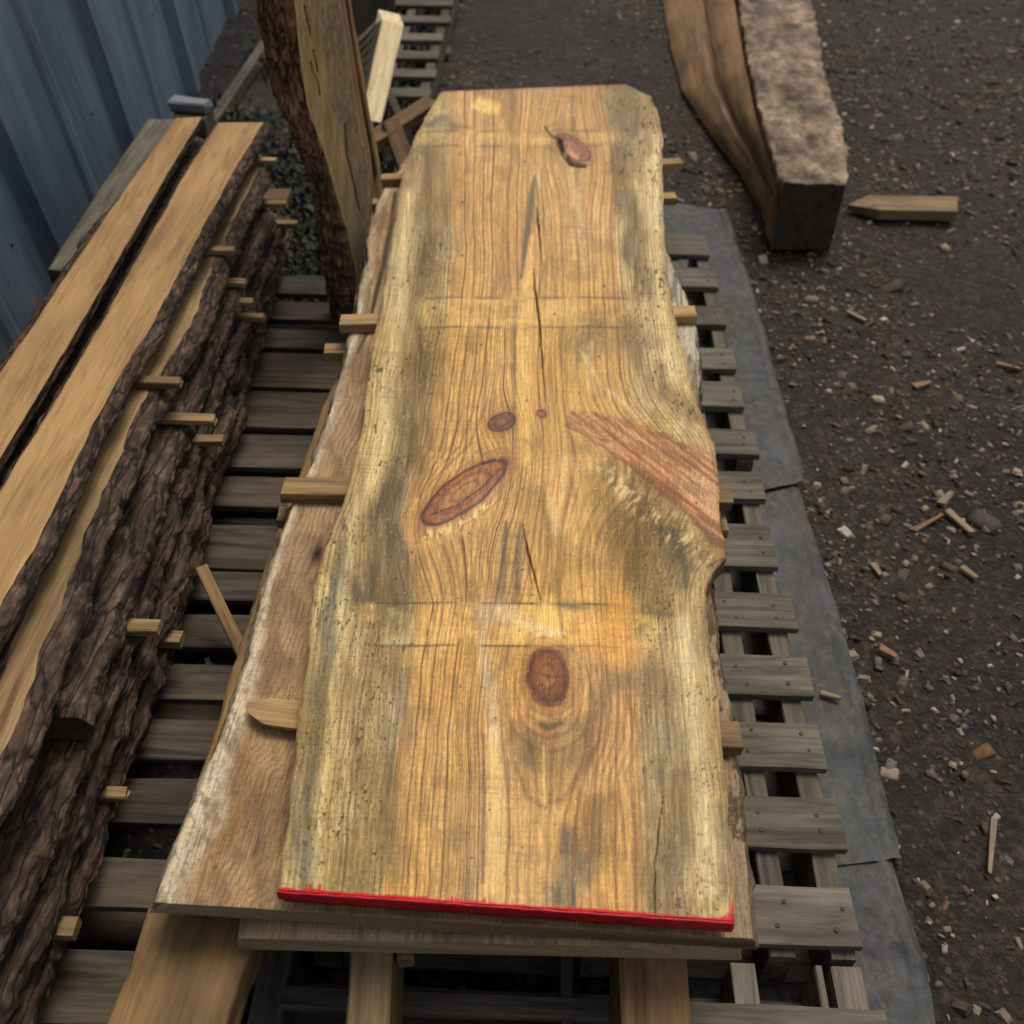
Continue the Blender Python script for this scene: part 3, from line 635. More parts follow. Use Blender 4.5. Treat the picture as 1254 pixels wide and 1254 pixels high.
# ================================================================== SLAB 2, 3, bottom plank
Z2 = .398
L2 = [(187,1105),(200,1068),(218,1025),(238,975),(268,905),(300,815),(318,740),(336,680),(356,620),(385,560),(410,480),(424,430),(436,385),(440,350),(450,318),(449,300),(455,265),(470,230),(490,205),(520,160)]
R2 = [(924,1150),(917,1090),(911,1030),(905,960),(896,900),(892,865),(884,830),(877,780),(869,715),(866,660),(864,600),(858,530),(856,480),(855,430),(849,392),(843,370),(830,340),(812,300),(806,240),(800,165)]
def paint2(X, Y, Z, A, topf):
    U, V = world_to_px(X, Y, np.full_like(X, Z2))
    le = np.interp(-V, -np.array([p[1] for p in L2]), [p[0] for p in L2]); re = np.interp(-V, -np.array([p[1] for p in R2]), [p[0] for p in R2])
    n1 = fbm(U/40, V/90, 2, 4); n2 = fbm(U/12, V/40, 3, 4); n3 = fbm(U/4, V/30, 4, 3)
    c = np.ones((len(X), 3))*sl((184, 150, 106))
    c = lerp(c, sm(n1, .45, .7)*.6, sl((136, 108, 76)))
    c = lerp(c, sm(V, 950, 700)*.45, sl((192, 162, 122)))
    ph = (U + (V-900)*.36 + (fbm(U/50, V/70, 7, 3)-.5)*50)/7.5
    ph2 = (U-le+(fbm(U/50, V/70, 7, 3)-.5)*24)/7
    lo = .5+.5*np.cos(np.where(V > 860, ph, ph2)*6.283)
    c = lerp(c, lo**2*.42*(.5+n2), sl((98, 70, 44)))
    ed = U-le
    w_ = 10+34*sm(V, 700, 1050)*(.6+.8*fbm(V/40, V*0, 8, 3))
    pal = np.exp(-(ed/w_)**4)
    c = lerp(c, pal*.85, sl((222, 204, 170)))
    c = lerp(c, pal*sm(fbm(U/4+V/20, V/9, 9, 4), .52, .66)*.6, sl((122, 98, 68)))
    c = lerp(c, np.exp(-((ed-w_*1.2)/12)**2)*sm(V, 850, 930)*.6*n2*1.6, sl((150, 104, 50)))
    c = lerp(c, np.exp(-(ed/2.5)**2)*.6, sl((90, 66, 46)))
    # dark knot with crack at the middle, long dark bark pocket at the far part
    r, _, _ = ell(U, V, 389, 678, 10, 22, 18)
    c = lerp(c, np.exp(-r**2)*.85, sl((84, 50, 32))); c = lerp(c, np.exp(-(r*2)**2)*.9, sl((30, 20, 14)))
    r, _, _ = ell(U, V, 340, 825, 26, 20, 0); c = lerp(c, np.exp(-r**2)*.5*n2*1.5, sl((96, 64, 40)))
    c = lerp(c, stroke(U, V, [(484,236),(478,280),(468,330),(460,360),(452,400),(438,432)], [3,3,4,3,2.5,2], 3)*.9, sl((48, 36, 26)))
    c = lerp(c, stroke(U, V, [(470,250),(458,300),(462,330)], [9,8,6], 2)*.5, sl((140, 98, 52)))
    # right edge grey bark patches
    er = re-U
    c = lerp(c, np.exp(-(er/30)**4)*.8, sl((150, 128, 100)))
    c = lerp(c, np.exp(-(er/26)**4)*sm(fbm(U/6, V/14, 10, 4), .5, .6)*.8*(V < 1040), sl((66, 48, 34)))
    c = lerp(c, sm(500-V, 0, 60)*(U > 800)*.8, sl((206, 192, 166)))
    c = lerp(c, (V < 500)*(U > 800)*sm(fbm(U/3, V/20, 12, 4), .52, .62)*.7, sl((92, 78, 62)))
    c = lerp(c, sm(fbm(U/16, V/30, 15, 4), .5, .66)*.5, sl((122, 94, 64)))
    c = lerp(c, sm(vn(U/2, V/2, 13), .92, .98)*.6, sl((60, 42, 28)))
    c *= (.82+.3*vn(U/1.5, V/3, 16))[:, None]
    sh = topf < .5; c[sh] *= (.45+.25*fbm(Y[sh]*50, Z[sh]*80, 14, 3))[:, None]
    return np.clip(c, .004, .9)
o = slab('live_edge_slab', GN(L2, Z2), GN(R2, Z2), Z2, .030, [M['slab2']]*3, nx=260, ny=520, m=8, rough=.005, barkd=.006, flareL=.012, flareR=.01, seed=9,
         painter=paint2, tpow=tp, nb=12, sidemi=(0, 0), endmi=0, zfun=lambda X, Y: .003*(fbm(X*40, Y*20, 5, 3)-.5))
tag(o, 'brown live-edge slab under the red-ended one, flaring wide at its near left corner', 'slab')
Z3 = .3465
L3 = [(290,1149),(298,1080),(330,980),(372,860),(398,720),(420,600),(440,480),(470,360),(492,270),(515,190)]
R3 = [(907,1162),(905,1090),(898,1020),(888,930),(872,840),(862,740),(855,640),(848,540),(838,440),(820,350),(800,260),(790,190)]
def paint3(X, Y, Z, A, topf):
    U, V = world_to_px(X, Y, np.full_like(X, Z3))
    c = np.ones((len(X), 3))*sl((190, 162, 120))
    ln = fbm(X*260, Y*6, 3, 3)
    c = lerp(c, sm(ln, .45, .65)*.5, sl((116, 90, 60)))
    c = lerp(c, sm(fbm(X*20, Y*10, 5, 3), .45, .7)*.5, sl((130, 112, 84)))
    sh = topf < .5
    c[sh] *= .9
    return np.clip(c, .004, .9)
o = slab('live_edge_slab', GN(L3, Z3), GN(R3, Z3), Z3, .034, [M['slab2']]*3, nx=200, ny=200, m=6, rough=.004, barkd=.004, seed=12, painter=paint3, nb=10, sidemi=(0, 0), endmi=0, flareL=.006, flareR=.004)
tag(o, 'dull brown slab showing only its near end below the red painted edge', 'slab')

Z4 = .312
LP = [(122,1275),(133,1245),(160,1185),(182,1110),(217,1020),(254,925),(290,805),(322,700),(360,600),(395,500),(430,420)]
RP = [(272,1275),(278,1245),(296,1195),(314,1150),(345,1060),(385,950),(420,820),(445,700),(460,600),(480,500),(500,420)]
o = slab('sawn_plank', GN(LP, Z4), GN(RP, Z4), Z4, .06, [M['bolster'], M['bark'], M['tan']], nx=30, ny=200, m=6, rough=.004, barkd=.005, flareL=.012, seed=21, sidemi=(1, 0))
tag(o, 'golden brown thick plank sticking out beneath the near left corner of the middle stack', 'plank')
def strut(px0, px1, z0, z1, w, h, label, mat, seed, far=.9):
    a = G(*px0, z0); b = G(*px1, z0)
    d = (a-b).normalized(); a2 = a + d*far
    a2.z = b.z = z0-h/2
    o = beam('bolster_beam', b, a2, w, h, mat, wob=.002, seed=seed, cham=.004); tag(o, label, 'beam'); return o
strut((455,1140), (447,1300), .312, .312, .052, .17, 'narrow grey-brown beam under the middle stack, between golden plank and wider right beam', M['tand'], 3)
strut((799,1150), (806,1300), .312, .312, .082, .17, 'wider square brown beam under the right half of the middle stack', M['brown'], 4)
o = beam('cross_beam', G(200,760,.20)-Vector((0,0,.032)), G(200,760,.20)-Vector((0,0,.032)), .05, .06, M['brown']) if False else None
# two low cross bearers hidden mostly beneath the stack carry the plank
for yy in (.62, 1.25, 2.0):
    xl = float(np.interp(yy, GN(LP, Z4)[:, 1], GN(LP, Z4)[:, 0]))
    o = beam('cross_bearer', (xl+.05, yy, .1955), (xl+.20, yy, .1955), .08, .109, M['brown'])
    tag(o, 'short dark block carrying the golden plank over the pallet boards', 'block', 'blocks carrying the golden plank')
b_ = beam('scrap_block', G(494,1120,.285), G(497,1178,.285), .02, .03, M['tan']); tag(b_, 'small pale scrap of wood poking out beside the narrow front beam', 'scrap')

# ------------------------------------------------------------------ stickers of the middle stack
def sticker(pa, pb, z, label, w=.034, h=.0215, cap=None, name='sticker', wob=.001, group=None, mat=None, jag=.004, w1=None):
    a = G(*pa, z); b = G(*pb, z); a.z = b.z = z-h/2-.0006
    o = beam(name, a, b, w, h, mat or M['stick'], wob=wob, cham=.0015, jag=jag, w1=w1); return tag(o, label, 'spacer stick', group)
zs1 = ZT-.030; zs2 = Z2-.030
sticker((467,216), (834,196), zs1, 'farthest thin spacer stick under the red-ended slab')
sticker((416,391), (852,380), zs1, 'thin spacer stick under the red-ended slab, second from its far end', w=.040, h=.0215)
sticker((346,594), (896,604), zs1, 'wide spacer stick under the red-ended slab beside the two middle knots', w=.044, h=.0215)
sticker((443,246), (828,238), zs2, 'far lower spacer stick under the brown flaring slab', w=.036)
sticker((397,426), (846,420), zs2, 'lower spacer stick under the brown slab, just nearer than the one above it', w=.036)
sticker((340,628), (890,640), zs2, 'short-ended lower spacer stick under the brown slab, peeping out left', w=.034)
sticker((420,884), (907,899), zs1, 'spacer stick near the front whose square end shows on the right of the red-ended slab', w=.040, h=.0215)
# the half-round barked stick on the left near the front
a = G(300,866,zs1); b = G(430,884,zs1); d = (b-a).normalized(); sd = Vector((-d.y, d.x, 0)); V = []; Fc = []
nl = 26; L_ = (b-a).length
for i in range(nl+1):
    t = i/nl; tap = min(1, .15+(t/.32)**.6)
    w_ = .021*tap; 
    prof = [(-w_, -.001), (-w_*.9, -.011), (0, -.0205), (w_*.9, -.012), (w_*1., -.001), (0, -.0008)]
    for k, (u_, z_) in enumerate(prof):
        jj = (float(vn(t*18, k, 3))-.5)*.004*(k not in (0, 4, 5))
        V.append(tuple(a+d*(L_*t)+sd*(u_+jj+.006*(1-tap))+Vector((0, 0, z_ if k < 1 or k > 3 else z_*(.5+.5*tap)))))
for i in range(nl):
    for k in range(6): Fc.append((i*6+k, i*6+(k+1) % 6, i*6+(k+1) % 6+6, i*6+k+6))
Fc.append(tuple(range(6))); Fc.append(tuple(nl*6+5-k for k in range(6)))
o = mesh_obj('sticker', V, Fc, M['stick'], ang=math.atan2(-d.x, d.y))
tag(o, 'spacer stick with a split pointed end, nearest on the left side of the red-ended slab', 'spacer stick')

# ================================================================== PALLETS
nailm = NT('rusty_nail'); nailm.b.inputs['Base Color'].default_value = srgb(46, 34, 28); nailm.b.inputs['Roughness'].default_value = .7
M['nail'] = nailm.m
NAILME = None
def nails(slat, pts, parent_loc):
    global NAILME
    if NAILME is None:
        V = []; r = .0034
        for z in (.0006, -.002):
            for k in range(8): V.append((r*math.cos(k*.785), r*math.sin(k*.785), z))
        NAILME = bpy.data.meshes.new('nail_head')
        NAILME.from_pydata(V, [], [tuple(range(8))]+[(k, k+8, (k+1) % 8+8, (k+1) % 8) for k in range(8)]); NAILME.materials.append(M['nail'])
    inv = (Matrix.Translation(parent_loc) @ slat.matrix_basis).inverted()
    for p in pts:
        o = bpy.data.objects.new('nail_head', NAILME); COL.objects.link(o); o.parent = slat
        o.matrix_basis = inv @ Matrix.Translation(Vector(p)) @ Matrix.Scale(random.uniform(.8, 1.2), 4)
ZP = .14
def pallet(x0, x1, slats, label, y0, y1, mat, strs, z=ZP, zb=.0, slw=.09, group='pallets under the lumber stacks', bottom=True, nail=True):
    """slats: list of (near_y, width) ; strs: stringer x positions"""
    root = empty('pallet', ((x0+x1)/2, y0, zb), label, 'pallet', group)
    th = .017
    for (yy, w) in slats:
        dx0 = random.uniform(-.006, .006); dx1 = random.uniform(-.008, .008); dy = random.uniform(-.004, .004)
        s_ = beam('slat', (x0+dx0, yy+w/2+dy, z-th/2), (x1+dx1, yy+w/2-dy, z-th/2), w, th, mat, parent=root, wob=.0015, cham=.0015, jag=.004)
        if nail:
            pts = []
            for sx in strs:
                for q in (.28, .7): pts.append((min(max(sx+random.uniform(-.01, .01), x0+.02), x1-.02), yy+w*q+random.uniform(-.008, .008), z+.0008))
            nails(s_, pts, root.location)
    for sx in strs:
        beam('stringer', (sx, y0+.004, zb+.0165+(z-th-zb-.0165)/2), (sx, y1-.004, zb+.0165+(z-th-zb-.0165)/2-.0005), .036, z-th-zb-.0175, mat, parent=root, cham=.002)
    if bottom:
        for yy in (y0+.01, (y0+y1)/2-.04, y1-.10):
            beam('bottom_board', (x0, yy+.045, zb+.0085), (x1, yy+.045, zb+.0085), .09, .016, mat, parent=root, cham=.0015)
    return root
def yat(py, px, z=ZP): return G(px, py, z).y
# right-hand pallets: near and far. slat front (near) edges in image y at the right end
fr = [1160, 1041, 940, 851, 770, 693, 611, 556, 499, 451, 398, 351, 312]
bk = [1087, 978, 885, 802, 727, 642, 577, 525, 468, 426, 375, 328, 287]
ys = [yat(f_, 700+.36*(f_+500)*.6) for f_ in fr]; ye = [yat(b_, 700+.36*(b_+500)*.6) for b_ in bk]
xr = G(1055, 1160, ZP).x; xr2 = G(863, 285, ZP).x
xrf = (xr2+G(940, 600, ZP).x)/2; xr = (xr+G(962, 690, ZP).x)/2
sl_ = [(a, max(.05, b-a)) for a, b in zip(ys, ye)]
xlp = xr-.80
pallet(xlp, xr, sl_[:7], 'weathered grey pallet under the right side of the middle stack, near one', ys[0]-.015, ye[6]+.02, M['grey'], [xr-.03, xr-.115, xr-.38, xlp+.03], bottom=True)
pallet(xlp, xrf, sl_[7:], 'weathered grey pallet under the right side of the middle stack, far one', ys[7]-.01, ye[-1]+.02, M['grey'], [xrf-.022, xrf-.11, xrf-.38, xlp+.03])
# left pallets
lf = [1122, 1017, 936, 861, 798, 738, 700, 623, 574, 524, 475, 427, 392, 360]
lb = [1060, 961, 887, 818, 757, 703, 646, 586, 534, 480, 433, 404, 370, 338]
ysl = [yat(f_, 400) for f_ in lf]; yel = [yat(b_, 400) for b_ in lb]
sl2 = [(a, max(.04, b-a)) for a, b in zip(ysl, yel)]
xlr = G(345, 1152, ZP).x; xll = xlr-1.05
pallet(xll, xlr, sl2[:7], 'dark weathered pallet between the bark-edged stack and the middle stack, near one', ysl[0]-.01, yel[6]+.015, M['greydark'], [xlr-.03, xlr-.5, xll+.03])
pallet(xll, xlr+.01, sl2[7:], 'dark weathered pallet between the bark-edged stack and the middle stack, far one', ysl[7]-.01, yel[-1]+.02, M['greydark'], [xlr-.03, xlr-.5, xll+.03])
# near end pallets (only the far edge of each reaches into view at the bottom)
root = empty('pallet', (.1, .1, 0), 'open-framed grey pallet at the very front, seen below the middle stack', 'pallet', 'pallets under the lumber stacks')
yF = ys[0]-.02
def nb(px0, px1, z, w, th, nm): return beam(nm, G(*px0, z)-Vector((0, 0, th/2)), G(*px1, z)-Vector((0, 0, th/2)), w, th, M['grey'], parent=root, cham=.0015)
x_a = G(345, 1200, ZP).x; x_b = xr+.01
yb1 = yat(1228, 700); yb2 = yat(1292, 700)
beam('slat', (x_a, yb1, ZP-.0285), (x_b, yb1-.0, ZP-.0285), .028, .02, M['grey'], parent=root)
beam('slat', (x_a, yb1-.12, ZP-.0285), (x_b, yb1-.12, ZP-.0285), .09, .02, M['grey'], parent=root)
for xx, w in ((G(328, 1200, ZP).x, .045), (G(695, 1200, ZP).x, .016), (G(916, 1200, ZP).x, .036), (G(1045, 1200, ZP).x, .04), (G(1010, 1200, ZP).x, .012)):
    beam('stringer', (xx, yF, ZP-.07), (xx, yF-.75, ZP-.07), w, .1, M['grey'], parent=root)
beam('bottom_board', (x_a, yF-.06, .014), (x_b, yF-.06, .014), .09, .016, M['grey'], parent=root)
root = empty('pallet', (-.6, .1, 0), 'dark grey pallet at the bottom left corner beneath the bark-edged stack', 'pallet', 'pallets under the lumber stacks')
yq = yat(1177, 300)
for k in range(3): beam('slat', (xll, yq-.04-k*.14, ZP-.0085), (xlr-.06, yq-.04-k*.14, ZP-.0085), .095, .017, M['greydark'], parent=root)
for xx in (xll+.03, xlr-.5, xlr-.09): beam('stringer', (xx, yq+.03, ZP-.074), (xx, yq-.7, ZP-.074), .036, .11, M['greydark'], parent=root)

# loose stick leaning between the stacks
o = beam('loose_stick', G(246, 694, .262), G(303, 812, .15), .022, .014, M['stick'], wob=.001); tag(o, 'thin pale stick slanting across the dark pallet boards left of the middle stack', 'stick')

# ================================================================== LEFT STACK (bark-edged boards)
def board(name, Lpx, Rpx, z, th, label, mats, **k):
    o = slab(name, GN(Lpx, z), GN(Rpx, z), z, th, mats, **k); return tag(o, label, 'board')
wb = [M['honey'], M['bark'], M['tan']]
ZB = .52
board('bark_edged_board', [(-210,1000),(-110,790),(0,600),(60,502),(120,402),(170,312),(222,220),(266,150)], [(-130,1000),(-55,840),(0,742),(43,668),(80,590),(110,525),(150,452),(187,395),(235,302),(284,212),(322,150)], ZB, .05,
      'honey-coloured bark-edged board on top of the left stack, right of its neighbour', wb, nx=26, ny=420, m=10, barkd=.006, flareR=-.008, bulge=.020, flareL=.0, rough=.003, seed=41)
board('bark_edged_board', [(-260,900),(-140,680),(0,455),(37,402),(90,322),(150,235),(215,145)], [(-170,900),(-80,710),(0,560),(45,485),(96,400),(150,307),(200,220),(247,143)], ZB-.008, .020,
      'long honey-coloured board on top of the left stack, nearer to the metal wall', wb, nx=24, ny=320, m=8, barkd=.001, flareR=.0, flareL=.0, rough=.0015, seed=43)
ZC = .455
board('bark_edged_board', [(-300,1000),(-140,690),(0,450),(120,270),(226,160)], [(-60,1060),(20,905),(57,800),(97,690),(134,600),(177,497),(238,400),(268,318),(320,205)], ZC, .05,
      'bark-edged board with a thin strip of pale wood, below the left stack top boards', [M['tan'], M['bark'], M['tan']], nx=40, ny=420, m=10, barkd=.007, flareR=-.006, bulge=.024, rough=.006, seed=45,
      topmi=lambda a, X, Y: ((a+.0*X > .975) | (a < .82)).astype(np.int32))
ZD = .385
zb_ = lambda amp, sd: (lambda X, Y: amp*(fbm(X*30, Y*14, sd, 4)-.5)*2)
board('bark_edged_board', [(-260,872),(-120,690),(0,500),(140,300),(240,180)], [(97,880),(110,830),(145,745),(176,655),(200,580),(228,505),(246,462),(274,395),(300,330),(332,262)], ZD, .055,
      'dark bark-covered board in the left stack with a blunt near end', [M['dull'], M['bark'], M['enddark']], nx=70, ny=380, m=10, barkd=.007, flareR=-.012, bulge=.016, rough=.010, seed=47,
      topmi=lambda a, X, Y: ((a+0*X > .90-.10*fbm(Y*5, Y*0, 2, 3)) | (fbm(X*30, Y*5, 3, 3) > .6)).astype(np.int32), zfun=zb_(.003, 8))
rag = lambda t0, sd: (lambda a, X, Y: ((a+0*X > t0-.12*fbm(Y*5, Y*0, sd, 3)) | (fbm(X*26, Y*4, sd+3, 3) > .63)).astype(np.int32))
ZF = .325
board('bark_edged_board', [(-400,1250),(-240,960),(-100,740),(20,560),(150,360),(250,220)], [(-56,1270),(-6,1150),(46,1040),(88,950),(122,868),(158,775),(192,690),(216,610),(242,540),(264,470),(296,400),(342,275)], ZF, .045,
      'dark bark-covered board in the left stack lying on the broad lowest slab', [M['dull'], M['bark'], M['enddark']], nx=60, ny=400, m=10, barkd=.007, flareR=-.012, bulge=.016, rough=.010, seed=51, zfun=zb_(.003, 6), topmi=rag(.88, 4))
ZE = .27
board('bark_edged_board', [(-500,1300),(-300,1000),(-140,760),(0,560),(140,360),(250,230)], [(-22,1290),(8,1225),(52,1120),(94,1010),(130,925),(166,830),(200,745),(224,670),(244,590),(268,530),(280,508),(278,480),(302,410),(326,340),(348,268)], ZE, .045,
      'broad dark bark-edged slab low in the left stack', [M['dull'], M['bark'], M['enddark']], nx=90, ny=460, m=12, barkd=.007, flareR=-.012, bulge=.015, rough=.012, seed=49, zfun=zb_(.003, 5), topmi=rag(.9, 5))
ZG = .212
board('bark_edged_board', [(-500,1300),(-300,1000),(-140,760),(0,560),(140,360),(250,230)], [(10,1290),(34,1225),(80,1120),(120,1010),(152,925),(188,830),(218,745),(240,670),(258,590),(282,530),(294,508),(292,480),(314,410),(336,340),(354,268)], ZG, .045,
      'lowest bark-edged slab of the left stack, reaching farthest toward the middle', [M['brown'], M['bark'], M['enddark']], nx=90, ny=460, m=12, barkd=.007, flareR=-.012, bulge=.015, rough=.012, seed=59, zfun=zb_(.002, 5), topmi=rag(.93, 6))
for k, yy in enumerate((.45, 1.2, 2.1, 2.75)):
    xr_ = float(np.interp(yy, GN([(20,1225),(135,925),(248,590),(350,268)], ZG)[:, 1], GN([(20,1225),(135,925),(248,590),(350,268)], ZG)[:, 0]))
    o = beam('bearer_block', (xr_-.55, yy, .1538), (xr_-.05, yy, .1538), .07, .0245, M['brown']); tag(o, 'flat dark bearer under the broad lowest slab of the left stack', 'bearer', 'bearers under the left stack')
def lst(px, z, ln, label, w=.022, h=.0125):
    b = G(px[0]+7, px[1], z); a = b - Vector((ln, 0, 0)); a.z = b.z = z-h/2
    o = beam('sticker', a, b, w, h, M['stickd'], wob=.0015, cham=.0015, jag=.004); tag(o, label, 'spacer stick')
lst((331,194), .470, .17, 'farthest spacer stick under the honey-coloured board of the left stack')
lst((279,304), .470, .19, 'second spacer stick under the honey-coloured board, beside the far strip of pale wood')
lst((213,466), .470, .2, 'spacer stick under the honey-coloured board, halfway down the left stack')
lst((357,272), .33, .3, 'thin spacer stick sticking farthest right at the far end of the left stack')
lst((344,247), .402, .3, 'small spacer stick end at the far end of the left stack, between its dark boards')
lst((293,343), .402, .4, 'uppermost of three small stick ends in the dark far part of the left stack', .02)
lst((302,367), .370, .4, 'middle one of three small stick ends in the dark far part of the left stack', .02)
lst((316,386), .330, .4, 'lowest of three small stick ends in the dark far part of the left stack', .022)
lst((255,511), .402, .5, 'pale spacer stick on the rough bark, upper one of the pair at mid left stack')
lst((266,537), .330, .5, 'duller spacer stick on the rough bark, lower one of the pair at mid left stack')
lst((188,766), .345, .5, 'spacer stick lying on the bark in the near half of the left stack', .026)
lst((214,779), .232, .5, 'stubby spacer stick end just below right of another in the near left stack', .024, .02)
lst((147,970), .228, .5, 'faint stick end against the bark low on the near part of the left stack', .018)
lst((84,1134), .232, .3, 'square pale stick end at the lower left, nearest of the left stack', .026, .018)

# grey board by the wall and small white block
gz = .44
o = board('grey_board', [(58,330),(88,282),(130,220),(180,146)], [(92,334),(122,285),(165,218),(216,146)], gz, .035, 'short weathered grey board lying against the metal wall beside the left stack', [M['grey'], M['grey'], M['enddark']], nx=10, ny=60, m=3, rough=.002, seed=61, sidemi=(1, 1))
wl = [(x, y) for x, y in ((100, 300), (190, 160))]
for px in wl:
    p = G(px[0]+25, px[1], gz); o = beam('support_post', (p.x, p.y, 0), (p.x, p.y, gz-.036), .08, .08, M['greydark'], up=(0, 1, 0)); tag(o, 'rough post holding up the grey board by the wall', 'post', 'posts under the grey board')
s = NT('pale_plastic'); s.b.inputs['Base Color'].default_value = srgb(112, 116, 118); s.b.inputs['Roughness'].default_value = .6; M['pale'] = s.m
c_ = G(232, 128, .42)
o = beam('pale_block', (c_.x-.055, c_.y+.02, .415), (c_.x+.055, c_.y, .415), .05, .03, M['pale'], wob=.004, cham=.006, jag=.01); tag(o, 'small pale grey block beyond the far end of the left stack', 'block')
o = beam('support_post', (c_.x, c_.y, 0), (c_.x, c_.y, .396), .10, .10, M['greydark'], up=(0, 1, 0)); tag(o, 'squat wooden post under the small pale grey block', 'post')

# ================================================================== METAL WALL
s = NT('blue_grey_sheet_metal'); v, rnd, vo = s.base()
nn = s.noise(s.mapv(v, 3, 3, 1.2), 1.0, 5, .6); st_ = s.noise(s.mapv(v, 30, 30, 2.5), 1.0, 4, .6)
col = s.mix(.6, s.ramp(nn, [(.3, srgb(92, 106, 120)), (.7, srgb(132, 147, 163))]), s.ramp(st_, [(.35, (.6, .6, .62)), (.6, (1, 1, 1))]), 'MULTIPLY')
s.l(col, s.b.inputs['Base Color']); s.b.inputs['Roughness'].default_value = .5; s.b.inputs['Metallic'].default_value = .35; M['metal'] = s.m
wx = -1.30
root = empty('metal_wall', (wx, 2.0, 0), 'blue-grey ribbed sheet metal wall behind the left stack', 'wall')
prof = []; y = -3.4; per = .62
while y < 4.2:
    prof += [(y, 0), (y+.20, .002), (y+.22, .009), (y+.25, .009), (y+.27, .002), (y+.50, 0), (y+.535, .032), (y+.575, .032), (y+.61, 0)]; y += per
V = []; Fc = []; zs_ = [.02, .6, 1.2, 1.8, 2.6]
for (yy, d) in prof:
    for z_ in zs_: V.append((d, yy, z_))
nz_ = len(zs_)
for i in range(len(prof)-1):
    for j in range(nz_-1): a = i*nz_+j; Fc.append((a, a+1, a+nz_+1, a+nz_))
me = bpy.data.meshes.new('sheet'); me.from_pydata(V, [], Fc); me.materials.append(M['metal']); me.update()
o = bpy.data.objects.new('sheet', me); COL.objects.link(o); o.parent = root; o.rotation_euler = (R(7), 0, 0)
md = o.modifiers.new('t', 'SOLIDIFY'); md.thickness = .002
beam('base_rail', (wx+.01, -3.4, .02), (wx+.01, 4.6, .02), .04, .05, M['greydark'], parent=root)
sc1 = bpy.data.meshes.new('screws'); V = []; Fc = []
for i in range(12):
    for z_ in (.35, .75, 1.15, 1.8):
        yy = -3.4+i*per+.40; n0 = len(V)
        for k in range(6): V.append((.003, yy+.006*math.cos(k*1.047), z_+.006*math.sin(k*1.047)))
        V.append((.007, yy, z_))
        for k in range(6): Fc.append((n0+k, n0+(k+1) % 6, n0+6))
sc1.from_pydata(V, [], Fc); sc1.materials.append(M['nail']); o = bpy.data.objects.new('screw_heads', sc1); COL.objects.link(o); o.parent = root; o.rotation_euler = (R(7), 0, 0)

# ================================================================== STANDING SLAB
p0 = G(417, 398, ZP)
root = empty('standing_slab', p0, 'tall live-edge slab standing on end behind the stacks, bark on its left edge', 'slab')
cy = p0.y
def colx(px, py, dy=0.0):
    """point where the ray through an image pixel meets the upright plane through the foot"""
    d = RM @ np.array([(px-C0)/F, (C0-py)/F, -1.0]); t = (cy+dy)/d[1]
    return d[0]*t, CAMZ+d[2]*t
rowsY = [398, 370, 345, 320, 280, 240, 200, 170, 130, 60, 0, -120, -260]
xa = [407, 400, 396, 392, 387, 380, 368, 355, 338, 320, 311, 296, 280]      # bark left outline
xb = [428, 434, 436, 433, 424, 412, 401, 391, 376, 366, 361, 350, 340]      # bark | sawn face
xc = [436, 438, 441, 444, 452, 454, 449, 443, 436, 425, 415, 403, 392]      # right outline
V = []; nn_ = len(rowsY); sub = 20
tt = np.linspace(0, nn_-1, (nn_-1)*sub+1); ry_ = np.interp(tt, range(nn_), rowsY)
def smo(a):
    q = np.interp(tt, range(nn_), a); k_ = np.ones(15)/15; return np.convolve(np.pad(q, 7, mode='edge'), k_, 'valid')
A_ = smo(xa); B_ = smo(xb); C_ = smo(xc)
nf = 36; nbk = 16; fcol = []
for i, py in enumerate(ry_):
    ax_, az = colx(A_[i], py, .05); bx_, bz = colx(B_[i], py); cx_, cz = colx(C_[i], py)
    rr = []
    for k in range(nf+1):
        f = k/nf; px_ = B_[i]*(1-f)+C_[i]*f; crk = math.exp(-((px_-np.interp(py, [150, 190, 225, 262], [421, 424, 432, 440]))/.9)**2)*(150 < py < 262)
        for (qx, q0, q1) in ((372, 8, 30), (375, 20, 46), (383, 62, 90), (386, 92, 118), (380, 76, 92)): crk = max(crk, math.exp(-((px_-qx-(py-q0)*.2)/.8)**2)*(q0 < py < q1))
        rr.append((bx_*(1-f)+cx_*f+(float(vn(i*.2, 3, 7))-.5)*.006*(f == 1), cy+.004*math.sin(f*3)+.006*crk, bz))
        rough_ = float(fbm(px_/3.5, py/7, 5, 3)); strp = float(vn(px_/2.2, py/50, 9))
        cc_ = sl((226, 196, 140))*(.72+.4*strp)
        if px_ > B_[i]+.52*(C_[i]-B_[i]): cc_ = sl((206, 182, 140))*(.55+.7*rough_)
        if px_ < B_[i]+3: cc_ = sl((232, 200, 136))
        fcol.append(cc_*(1-.93*crk))
    for k in range(1, 4): rr.append((cx_-.004, cy+.075*k/3, cz)); fcol.append(sl((110, 88, 60)))
    for k in range(1, 5): f = k/4; rr.append((cx_*(1-f)+(ax_+.01)*f, cy+.075+.02*math.sin(f*3.14), cz)); fcol.append(sl((110, 88, 60)))
    for k in range(1, nbk):
        f = k/nbk; nz3 = (float(fbm(i*.22, f*6, 5, 4))-.5)*.024
        th_ = f*math.pi/2
        rr.append((bx_+(ax_-bx_)*math.cos(th_)+nz3*.5, cy+.075*(1-math.sin(th_))+nz3-.004, bz)); fcol.append(sl((90, 70, 50)))
    V += rr
K = len(rr); N = len(ry_); Fc = []; mi = []
for i in range(N-1):
    for k in range(K):
        Fc.append((i*K+k, i*K+(k+1) % K, (i+1)*K+(k+1) % K, (i+1)*K+k)); mi.append(0 if k < nf+7 else 1)
Fc.append(tuple(range(K-1, -1, -1))); Fc.append(tuple((N-1)*K+k for k in range(K))); mi += [0, 0]
